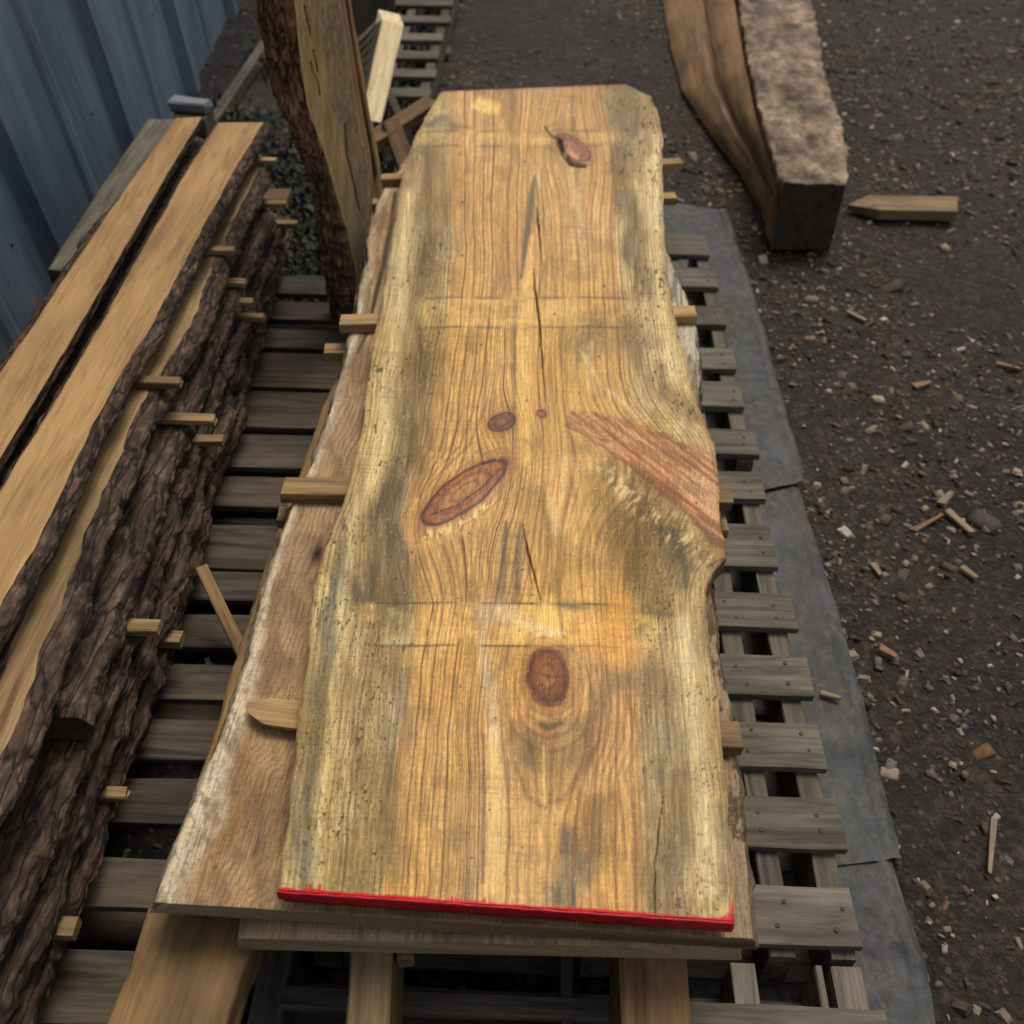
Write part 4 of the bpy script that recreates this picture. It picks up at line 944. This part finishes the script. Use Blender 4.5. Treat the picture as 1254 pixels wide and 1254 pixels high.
V = np.array(V); V[:, 2] -= V[:, 2].min()-ZP-.001
# local frame with Y up along the grain
L = V-np.array(p0)
def upright(name, L, Fc, mats, mi, root, keep):
    me = bpy.data.meshes.new(name)
    me.from_pydata([(a, c, -b) for a, b, c in L.tolist()], [], Fc)
    for m_ in mats: me.materials.append(m_)
    me.polygons.foreach_set('material_index', np.array(mi, np.int32)); me.polygons.foreach_set('use_smooth', np.ones(len(Fc), bool)); me.update()
    o = bpy.data.objects.new(name, me); COL.objects.link(o); o.parent = root; o.rotation_euler = (math.pi/2, 0, 0); return o
F0 = [f for f, m_ in zip(Fc, mi) if m_ == 0]; F1 = [f for f, m_ in zip(Fc, mi) if m_ == 1]
fo = upright('sawn_face', L, F0, [M['slab2']], [0]*len(F0), root, 0)
at = fo.data.color_attributes.new('Col', 'FLOAT_COLOR', 'POINT')
at.data.foreach_set('color', np.concatenate([np.array(fcol), np.ones((len(fcol), 1))], 1).astype(np.float32).ravel())
upright('bark', L, F1, [M['barkred']], [0]*len(F1), root, 0)
# the board leaning right behind it
def lean(name, pa, za, ya, pb, zb2, w, h, mat, label, cat, nm=None, **k):
    a = G(*pa, za)
    o = beam(name, a, G(*pb, zb2), w, h, mat, **k); return tag(o, label, cat)
lean('leaning_board', (447,232), .15, 0, (390,-60), .95, .10, .03, M['tan'], 'rough tan board leaning close behind the tall standing slab', 'board', up=(0, -1, .1))
# cream and tan offcut, crossed sticks, far pallet
def quadbox(name, P, depth, mat, label=None, cat=None, parent=None):
    """P: 4 world points of the front face (ccw), extruded along depth vector; slightly subdivided and eased"""
    P = [Vector(p) for p in P]; D = Vector(depth); n = 8; V = []; Fc = []
    for j in range(n+1):
        for q in range(4):
            pass
    a, b, c, d = P
    for i in range(n+1):
        t = i/n; l_ = a.lerp(d, t); r_ = b.lerp(c, t)
        w = (vn(t*5, 1, 3)-.5)*.003
        V += [tuple(l_+Vector((w, 0, 0))), tuple(r_+Vector((w, 0, 0))), tuple(r_+D), tuple(l_+D)]
    for i in range(n):
        for k in range(4): Fc.append((i*4+k, i*4+(k+1) % 4, i*4+4+(k+1) % 4, i*4+4+k))
    Fc.append((3, 2, 1, 0)); Fc.append(tuple(n*4+k for k in range(4)))
    ax = ((c+d)-(a+b)).normalized(); cen = (a+b+c+d)/4
    side = (b-a).normalized(); nn = side.cross(ax).normalized(); side = ax.cross(nn).normalized()
    rot = Matrix((side, ax, nn)).transposed().to_4x4(); mw = Matrix.Translation(cen) @ rot; inv = mw.inverted()
    me = bpy.data.meshes.new(name); me.from_pydata([tuple(inv @ Vector(v_)) for v_ in V], [], Fc); me.materials.append(mat); me.update()
    o = bpy.data.objects.new(name, me); COL.objects.link(o); o.matrix_basis = mw
    if parent is not None: o.parent = parent; o.location = cen-parent.location
    if label: tag(o, label, cat)
    return o
bz0 = .16
base = G(455, 165, 0)
def onplane(px, py, Y):
    d = RM @ np.array([(px-C0)/F, (C0-py)/F, -1.0]); t = Y/d[1]; return Vector((d[0]*t, Y, CAMZ+d[2]*t))
Yc = 3.15
root = empty('squared_offcut', onplane(460, 148, Yc), 'pale squared timber offcut tilted up behind the stacks, one face cream white', 'offcut')
A4 = [onplane(443, 145, Yc), onplane(467, 150, Yc), onplane(494, 31, Yc+.42), onplane(468, 25, Yc+.42)]
o = quadbox('cream_face_board', A4, (-.03, .12, 0), M['cream'], parent=root)
B4 = [onplane(400, 165, Yc+.45), A4[0]+Vector((-.0045, .004, .004)), A4[3]+Vector((-.0045, .004, -.002)), onplane(418, 72, Yc+.45)]
o = quadbox('tan_side_board', B4, (.0, .10, 0), M['dull'], parent=root)
o = quadbox('brown_plank', [onplane(415, 170, Yc+.7), onplane(470, 170, Yc+.7), onplane(486, -40, Yc+.8), onplane(410, -40, Yc+.8)], (0, .05, 0), M['dull'], 'wide dull brown plank standing behind the cream-faced offcut', 'plank')
def stick2(pa, ya, pb, yb, w, h, mat, label):
    o = beam('crossed_stick', onplane(*pa, ya), onplane(*pb, yb), w, h, mat, wob=.002); tag(o, label, 'stick')
stick2((452,176), 3.05, (530,126), 3.25, .075, .03, M['brown'], 'brown stick rising to the right below the cream-faced offcut')
stick2((478,150), 3.12, (508,232), 2.95, .06, .03, M['brown'], 'brown stick slanting down toward the far corner of the middle stack')
stick2((474,112), 3.3, (512,195), 3.15, .03, .02, M['grey'], 'thin grey stick slanting behind the crossed brown sticks')
stick2((446,150), 2.85, (462,250), 2.7, .05, .03, M['tan'], 'tan upright stick between the standing slab and the far stickers')
zf = .14
xf1 = G(540, 60, zf).x; xf0 = G(430, 60, zf).x
yf = [yat(p_, 520) for p_ in (118, 94, 71, 49, 27, 6, -16, -38)]
pallet(xf0-.1, xf1, [(y_, .085) for y_ in yf], 'grey pallet lying on the ground in the far background behind the crossed sticks', yf[0]-.02, yf[-1]+.1, M['grey'], [xf1-.03, (xf0+xf1)/2, xf0-.07], group='pallets under the lumber stacks', nail=False)
# small stacks of wood glimpsed between the far stickers (block pale)
o = beam('scrap_block', G(470, 300, .15), G(470, 240, .15), .11, .05, M['grey']); tag(o, 'grey scrap of wood on the pallet left of the middle stack far end', 'scrap')

# ================================================================== TIMBER BEAM top right
root = empty('squared_log', G(990, 299, 0), 'heavy squared log at upper right, chipped bark on top, dark sawn end', 'log')
zt = .22
TL = [(959,226),(948,190),(930,130),(915,60),(905,0),(893,-60)]; TR = [(1036,225),(1040,190),(1028,140),(1010,90),(1000,30),(985,-60)]
o = slab('timber', GN(TL, zt), GN(TR, zt), zt, .215, [M['barktop'], M['tanb'], M['enddark']], nx=40, ny=160, m=8, rough=.012, barkd=.003, flareL=.0, flareR=.0, seed=71, parent=root, zfun=lambda X, Y: .016*(fbm(X*16, Y*9, 4, 4)-.5)*2-.002)
# plank standing on edge against it
pl0 = G(905, 206, 0); pl1 = G(826, 20, 0)
def edgeplank(pa, pb, hgt, th, mat, label, ext=1.0, lean_=0):
    a = G(*pa, 0); b = G(*pb, 0); b = b+(b-a).normalized()*ext
    a.z = b.z = hgt/2+.002
    o = beam('edge_plank', a, b, th, hgt, mat, wob=.004, cham=.004); tag(o, label, 'plank')
W0 = G(959,226,zt); W1 = G(905,0,zt); dl = (W1-W0).normalized(); sdl = Vector((-dl.y, dl.x, 0))
def along(py_, px_): return (G(px_, py_, 0)-W0).dot(dl)
bot = GN([(953,300),(928,255),(905,212),(868,162),(836,112),(822,60),(812,0),(800,-60)], .003)
tpp = GN(TL, zt)[:, :3]
nr = 90; yy0 = bot[0, 1]; yyt = tpp[0, 1]; V = []; Fc = []; na = 16
for i in range(nr+1):
    t = i/nr; yb_ = yy0+(bot[-1, 1]-yy0)*t; yt_ = yyt+(tpp[-1, 1]-yyt)*t
    B0 = np.array([np.interp(yb_, bot[:, 1], bot[:, 0]), yb_, .003]); T0 = np.array([np.interp(yt_, tpp[:, 1], tpp[:, 0])-.012, yt_, zt-.022])
    outw = np.array([-.8, 0, .6]); row = []
    for k in range(na+1):
        f = k/na; P_ = T0*(1-f)+B0*f
        P_ = P_+outw*(.006*math.sin(f*9.5)*1.0+.006*(float(fbm(t*9, f*4, 3, 3))-.5)) - outw*.011*math.exp(-((f-.46-.02*math.sin(t*5))/.05)**2)
        row.append(P_)
    row.append(B0+np.array([.04, 0, 0])); row.append(T0+np.array([.004, 0, -.03]))
    V += row
K = na+3
for i in range(nr):
    for k in range(K): Fc.append((i*K+k, (i+1)*K+k, (i+1)*K+(k+1) % K, i*K+(k+1) % K))
Fc.append(tuple(range(K))); Fc.append(tuple(nr*K+K-1-k for k in range(K)))
o = mesh_obj('side_slab', V, Fc, M['tanb'], smooth=False, ang=math.atan2(-dl.x, dl.y)); tag(o, 'long tan-brown slab propped along the left side of the squared log', 'slab')

# wedge offcut
V = [G(1035,262,0), G(1060,271,0), G(1165,272,0), G(1168,247,0), G(1050,244,0)]
o = None
a0 = G(1036,258,0); pts = [a0, G(1075,270,0), G(1168,272,0), G(1168,254,0), G(1060,252,0)]
V = [tuple(p) for p in pts]+[(p.x, p.y, .034 if k else .018) for k, p in enumerate(pts)]
V = [(x, y, z+.004) for x, y, z in V]
Fc = [(4, 3, 2, 1, 0), (5, 6, 7, 8, 9)]+[(k, (k+1) % 5, 5+(k+1) % 5, 5+k) for k in range(5)]
o = mesh_obj('wedge_offcut', V, Fc, M['tand'], ang=R(-88)); tag(o, 'small wedge-shaped offcut of light wood lying beside the squared log end', 'offcut')

# ================================================================== PLASTIC SHEET
s = NT('grey_plastic_sheet'); v, rnd, vo = s.base()
d1 = s.noise(s.mapv(v, 9, 9, 9), 1.0, 6, .7); d2 = s.noise(s.mapv(v, 55, 40, 55), 1.0, 5, .7)
col = s.ramp(d1, [(.3, srgb(34, 36, 37)), (.5, srgb(54, 56, 57)), (.7, srgb(80, 81, 80))])
d3 = s.noise(s.mapv(v, 4, 4, 4), 1.0, 6, .7)
col = s.mix(s.ramp(d3, [(.46, (0, 0, 0)), (.60, (.85,)*3)]), col, s.mix(d2, srgb(44, 38, 32), srgb(74, 66, 58)))
col = s.mix(s.math('MULTIPLY', s.ramp(d2, [(.48, (0, 0, 0)), (.66, (1, 1, 1))]), .7), col, srgb(92, 82, 70))
s.l(col, s.b.inputs['Base Color']); s.b.inputs['Roughness'].default_value = .62; s.b.inputs['Specular IOR Level'].default_value = .3
s.l(s.bump(s.math('ADD', d1, s.math('MULTIPLY', d2, .3)), .6, .007), s.b.inputs['Normal']); M['sheet'] = s.m
def sheet(Lpx, Rpx, zb, label, seed, rim=.006):
    Lw = GN(Lpx, .01)[:, :2]; Rw = GN(Rpx, .01)[:, :2]; ny = 260; nx = 50
    t = np.linspace(0, 1, ny+1); lx, ly = curve_xy(Lw, t); rx, ry = curve_xy(Rw, t)
    rx = rx+(fbm(ry*9, ry*0, seed, 3)-.5)*.012
    a = np.linspace(0, 1, nx+1)[None]
    X = lx[:, None]*(1-a)+rx[:, None]*a; Y = ly[:, None]*(1-a)+ry[:, None]*a
    wr = fbm(X*10+Y*4, Y*7, seed+4, 4); wr = np.abs(wr-.5)*2
    Z = zb+.004+.009*(1-wr)**5*fbm(X*3, Y*3, seed+9, 2) + rim*np.exp(-((a-.965)/.02)**2)*(.5+fbm(Y*5, Y*0, seed, 2))
    Z = Z*np.where(a > .985, .55, 1)
    K = nx+1; i = np.arange(ny)[:, None]; k = np.arange(nx)[None]
    Fq = np.stack([i*K+k, i*K+k+1, (i+1)*K+k+1, (i+1)*K+k], -1).reshape(-1, 4)
    o = mesh_obj('plastic_sheet', np.stack([X.ravel(), Y.ravel(), Z.ravel()], 1), Fq, M['sheet'], smooth=True)
    tag(o, label, 'ground sheet')
sheet([(760,640),(740,560),(715,400),(700,230)], [(985,592),(975,545),(935,400),(893,262)], .012, 'grey plastic sheet on the ground, far piece beside the pallets', 3)
sheet([(760,1090),(760,900),(740,700),(730,540)], [(1108,1050),(1085,960),(1040,790),(966,548)], .002, 'grey plastic sheet on the ground, long near piece with a raised rim', 8)
sheet([(700,1420),(760,1250),(760,1100),(760,960)], [(1180,1400),(1160,1300),(1135,1180),(1085,1020)], -.001, 'dirty crumpled plastic sheet on the ground at lower right', 15, .006)

# ================================================================== GROUND
s = NT('dark_soil_and_chips'); v, rnd, vo = s.base()
a1 = s.noise(s.mapv(vo, 2.2, 2.2, 2.2), 1.0, 5, .6); a2 = s.noise(s.mapv(vo, 45, 45, 45), 1.0, 6, .75)
vo1 = s.n('ShaderNodeTexVoronoi'); vo1.inputs['Scale'].default_value = 65; s.l(vo, vo1.inputs['Vector'])
col = s.ramp(a2, [(.3, srgb(30, 27, 24)), (.5, srgb(54, 47, 42)), (.72, srgb(92, 81, 71))])
sepv = s.n('ShaderNodeSeparateColor'); s.l(vo1.outputs['Color'], sepv.inputs[0])
chip = s.ramp(sepv.outputs[0], [(0, srgb(62, 54, 49)), (.75, srgb(90, 78, 70)), (.9, srgb(124, 106, 90)), (1, srgb(140, 128, 116))], 'CONSTANT')
mask = s.ramp(vo1.outputs['Distance'], [(.28, (1, 1, 1)), (.42, (0, 0, 0))])
col = s.mix(s.math('MULTIPLY', mask, .55), col, chip)
col = s.mix(.8, col, s.ramp(a1, [(.35, (.55, .54, .52)), (.65, (1.0, .97, .93))]), 'MULTIPLY')
s.l(col, s.b.inputs['Base Color']); s.b.inputs['Roughness'].default_value = .85; s.b.inputs['Specular IOR Level'].default_value = .25
s.l(s.bump(s.math('ADD', a2, s.math('MULTIPLY', mask, .3)), 1.0, .012), s.b.inputs['Normal']); M['soil'] = s.m
def axis(lo, hi, dl, dh, n):
    core = np.linspace(dl, dh, n); far1 = dl-np.geomspace(.05, dl-lo, 24)[::-1]; far2 = dh+np.geomspace(.05, hi-dh, 24)
    return np.concatenate([far1, core, far2])
xs = axis(-80, 80, -2.5, 4.5, 300); ysg = axis(-80, 80, -.5, 7.5, 340)
XX, YY = np.meshgrid(xs, ysg)
def gz_(X, Y):
    near = np.exp(-np.maximum(0, np.hypot(X-1, Y-3)-6)/3)
    z_ = near*(.022*(fbm(X*3, Y*3, 5, 4)-.5)+.014*(fbm(X*22, Y*22, 9, 3)-.5)) - .014
    return np.minimum(z_, -.002 + 0*z_)
ZZ = gz_(XX, YY); K = len(xs); ny = len(ysg)-1; nx = K-1
i = np.arange(ny)[:, None]; k = np.arange(nx)[None]
Fq = np.stack([i*K+k, i*K+k+1, (i+1)*K+k+1, (i+1)*K+k], -1).reshape(-1, 4)
o = mesh_obj('ground', np.stack([XX.ravel(), YY.ravel(), ZZ.ravel()], 1), Fq, M['soil'], smooth=True, origin=(0, 0, 0)); o['kind'] = 'structure'

# chips litter: uncountable small bits in one object
s = NT('wood_chip_litter'); at = s.n('ShaderNodeAttribute'); at.attribute_name = 'Col'
v, rnd, vo = s.base(); nz_n = s.noise(s.mapv(v, 150, 150, 150), 1.0, 3)
s.l(s.mix(.7, at.outputs['Color'], s.ramp(nz_n, [(.35, (.55, .55, .55)), (.6, (1, 1, 1))]), 'MULTIPLY'), s.b.inputs['Base Color']); s.b.inputs['Roughness'].default_value = .85; s.b.inputs['Specular IOR Level'].default_value = .2; M['chips'] = s.m
NCH = 70000
cx = RNG.uniform(-1.6, 4.2, NCH); cyy = .2+RNG.random(NCH)**1.2*6.2
dens = fbm(cx*1.6, cyy*1.6, 33, 3); keep = RNG.random(NCH) < sm(dens, .25, .6); cx = cx[keep]; cyy = cyy[keep]; n = len(cx)
ln = np.exp(RNG.normal(-4.4, .5, n)); wd = ln*RNG.uniform(.3, .9, n); th = ln*RNG.uniform(.12, .35, n)
ang = RNG.uniform(0, 6.283, n); tl = RNG.normal(0, .3, n)
base8 = np.array([(-1,-1,-1),(1,-.8,-1),(.9,1,-1),(-1,.8,-1),(-.55,-.6,1),(.6,-.5,1),(.5,.55,1),(-.6,.5,1)], float)*.5
P = base8[None]*np.stack([ln, wd, th], 1)[:, None, :]*RNG.uniform(.75, 1.2, (n, 8, 3))
z1 = P[..., 2]+P[..., 0]*np.sin(tl)[:, None]; x1 = P[..., 0]*np.cos(ang)[:, None]-P[..., 1]*np.sin(ang)[:, None]; y1 = P[..., 0]*np.sin(ang)[:, None]+P[..., 1]*np.cos(ang)[:, None]
Pz = gz_(cx, cyy)+th*.35
P = np.stack([x1+cx[:, None], y1+cyy[:, None], z1+Pz[:, None]], -1).reshape(-1, 3)
fc = np.array([(3,2,1,0),(4,5,6,7),(0,1,5,4),(1,2,6,5),(2,3,7,6),(3,0,4,7)])
Fq = (np.arange(n)[:, None, None]*8+fc[None]).reshape(-1, 4)
me = bpy.data.meshes.new('wood_chip_litter'); me.from_pydata(P.tolist(), [], Fq.tolist()); me.polygons.foreach_set('use_smooth', np.repeat(RNG.random(n) < .65, 6)); me.materials.append(M['chips'])
pal = np.array([srgb(*c)[:3] for c in ((66,57,49),(84,74,64),(108,95,82),(76,64,55),(134,118,102),(160,140,116),(118,86,58),(100,96,90),(172,162,150),(60,53,46),(86,68,54))])
pc = pal[RNG.choice(len(pal), n, p=[.12,.16,.19,.12,.13,.06,.05,.07,.03,.03,.04])]*RNG.uniform(.75, 1.15, (n, 1))
atc = me.color_attributes.new('Col', 'FLOAT_COLOR', 'POINT'); cc = np.concatenate([np.repeat(pc, 8, 0), np.ones((n*8, 1))], 1)
atc.data.foreach_set('color', cc.astype(np.float32).ravel()); me.update()
o = bpy.data.objects.new('wood_chip_litter', me); COL.objects.link(o); tag(o, 'dark bark mulch and small wood chips strewn over the soil', 'wood chips', kind='stuff')

sG = NT('weed_leaf'); v, rnd, vo = sG.base(); q = sG.noise(sG.mapv(v, 14, 14, 14), 1.0, 3)
sG.l(sG.ramp(q, [(.3, srgb(26, 32, 20)), (.6, srgb(48, 56, 34)), (.8, srgb(66, 70, 48))]), sG.b.inputs['Base Color']); sG.b.inputs['Roughness'].default_value = .7
V = []; Fc = []; rs = np.random.default_rng(9)
for _ in range(11000):
    x = rs.uniform(-1.36, -.55); y_ = rs.uniform(2.3, 5.6)
    if rs.random() > float(sm(fbm(x*2.5, y_*2.5, 3, 2), .35, .6)): continue
    h_ = rs.uniform(.02, .06); a_ = rs.uniform(0, 6.283); le_ = rs.uniform(.01, .03); w_ = rs.uniform(.003, .008)
    dx, dy = math.cos(a_), math.sin(a_); n0 = len(V)
    V += [(x, y_, -.01), (x+dx*le_*.6-dy*w_, y_+dy*le_*.6+dx*w_, h_*.7), (x+dx*le_*1.5, y_+dy*le_*1.5, h_), (x+dx*le_*.6+dy*w_, y_+dy*le_*.6-dx*w_, h_*.7)]
    Fc.append((n0, n0+1, n0+2, n0+3))
o = mesh_obj('weeds', V, Fc, sG.m); tag(o, 'low dark green weeds growing by the metal wall', 'weeds', kind='stuff')

# a few larger chips one can point to
M['chipo'] = wood('orange_chip', srgb(132, 98, 70), srgb(96, 70, 50), None, ring=30, tintvar=.15)
M['chipp'] = wood('pale_chip', srgb(146, 126, 100), srgb(104, 88, 70), None, ring=30, tintvar=.15)
for (a_, b_, w, m_, lab) in (((1040,377),(1062,390),.016,'chipp','small brown chip of wood lying on the soil below the squared log'),
        ((1121,644),(1155,626),.014,'chipo','orange-brown chip lying flat, left of a meeting pair of chips on the soil'),
        ((1163,620),(1192,648),.018,'chipp','larger pale chip pointing down right on the soil'),
        ((1155,612),(1168,598),.018,'chipp','small pale chip just above the larger pale one on the soil'),
        ((1078,790),(1096,802),.018,'chipo','bright orange chip beside the rim of the plastic sheet'),
        ((1006,848),(1028,856),.012,'chipp','tan chip lying on the plastic sheet'),
        ((1218,1002),(1212,1068),.010,'chipp','long thin pale twig on the soil at lower right'),
        ((1120,470),(1140,466),.02,'chipo','reddish chip among the pale stones on the right'),
        ((1224,440),(1250,448),.02,'chipo','rust-coloured chip at the right border of the picture'),
        ((1180,690),(1198,704),.016,'chipp','dull tan chip on the soil near the right border'),
        ((1070,690),(1078,704),.016,'chipp','small beige chip between the sheet rim and the paired chips')):
    zz = .016 if 'sheet' in lab and 'lying on' in lab else .004
    a = G(*a_, zz); b = G(*b_, zz); mid = (a+b)/2; zz2 = float(gz_(np.array([mid.x]), np.array([mid.y]))[0])+.008 if zz < .01 else .015
    a.z = zz2; b.z = zz2+.003
    o = beam('wood_chip', a, b, w, .008, M[m_], w1=w*.6, wob=.002, jag=.01, cham=.001, nl=4); tag(o, lab, 'wood chip')

# ================================================================== LIGHT
w = bpy.data.worlds.new('World'); sc.world = w; w.use_nodes = True; nt = w.node_tree; nt.nodes.clear()
ou = nt.nodes.new('ShaderNodeOutputWorld'); bg = nt.nodes.new('ShaderNodeBackground'); sky = nt.nodes.new('ShaderNodeTexSky')
sky.sky_type = 'NISHITA'; sky.sun_disc = False; sky.sun_elevation = R(66); sky.sun_rotation = R(25); sky.air_density = 1.0; sky.dust_density = 4.0; sky.ozone_density = .6
hs = nt.nodes.new('ShaderNodeHueSaturation'); hs.inputs['Saturation'].default_value = .45; nt.links.new(sky.outputs[0], hs.inputs['Color']); nt.links.new(hs.outputs[0], bg.inputs[0]); nt.links.new(bg.outputs[0], ou.inputs[0]); bg.inputs[1].default_value = .125
sd_ = bpy.data.lights.new('sun', 'SUN'); sd_.energy = 1.75; sd_.angle = R(24); sd_.color = (1, .95, .86)
so = bpy.data.objects.new('sun', sd_); COL.objects.link(so)
el, azr = R(66), R(25)   # azimuth measured clockwise from +Y
dirv = Vector((math.sin(azr)*math.cos(el), math.cos(azr)*math.cos(el), math.sin(el)))
so.rotation_euler = dirv.to_track_quat('Z', 'Y').to_euler()
sc.view_settings.view_transform = 'Standard'; sc.view_settings.look = 'None'; sc.view_settings.exposure = 0; sc.view_settings.gamma = 1
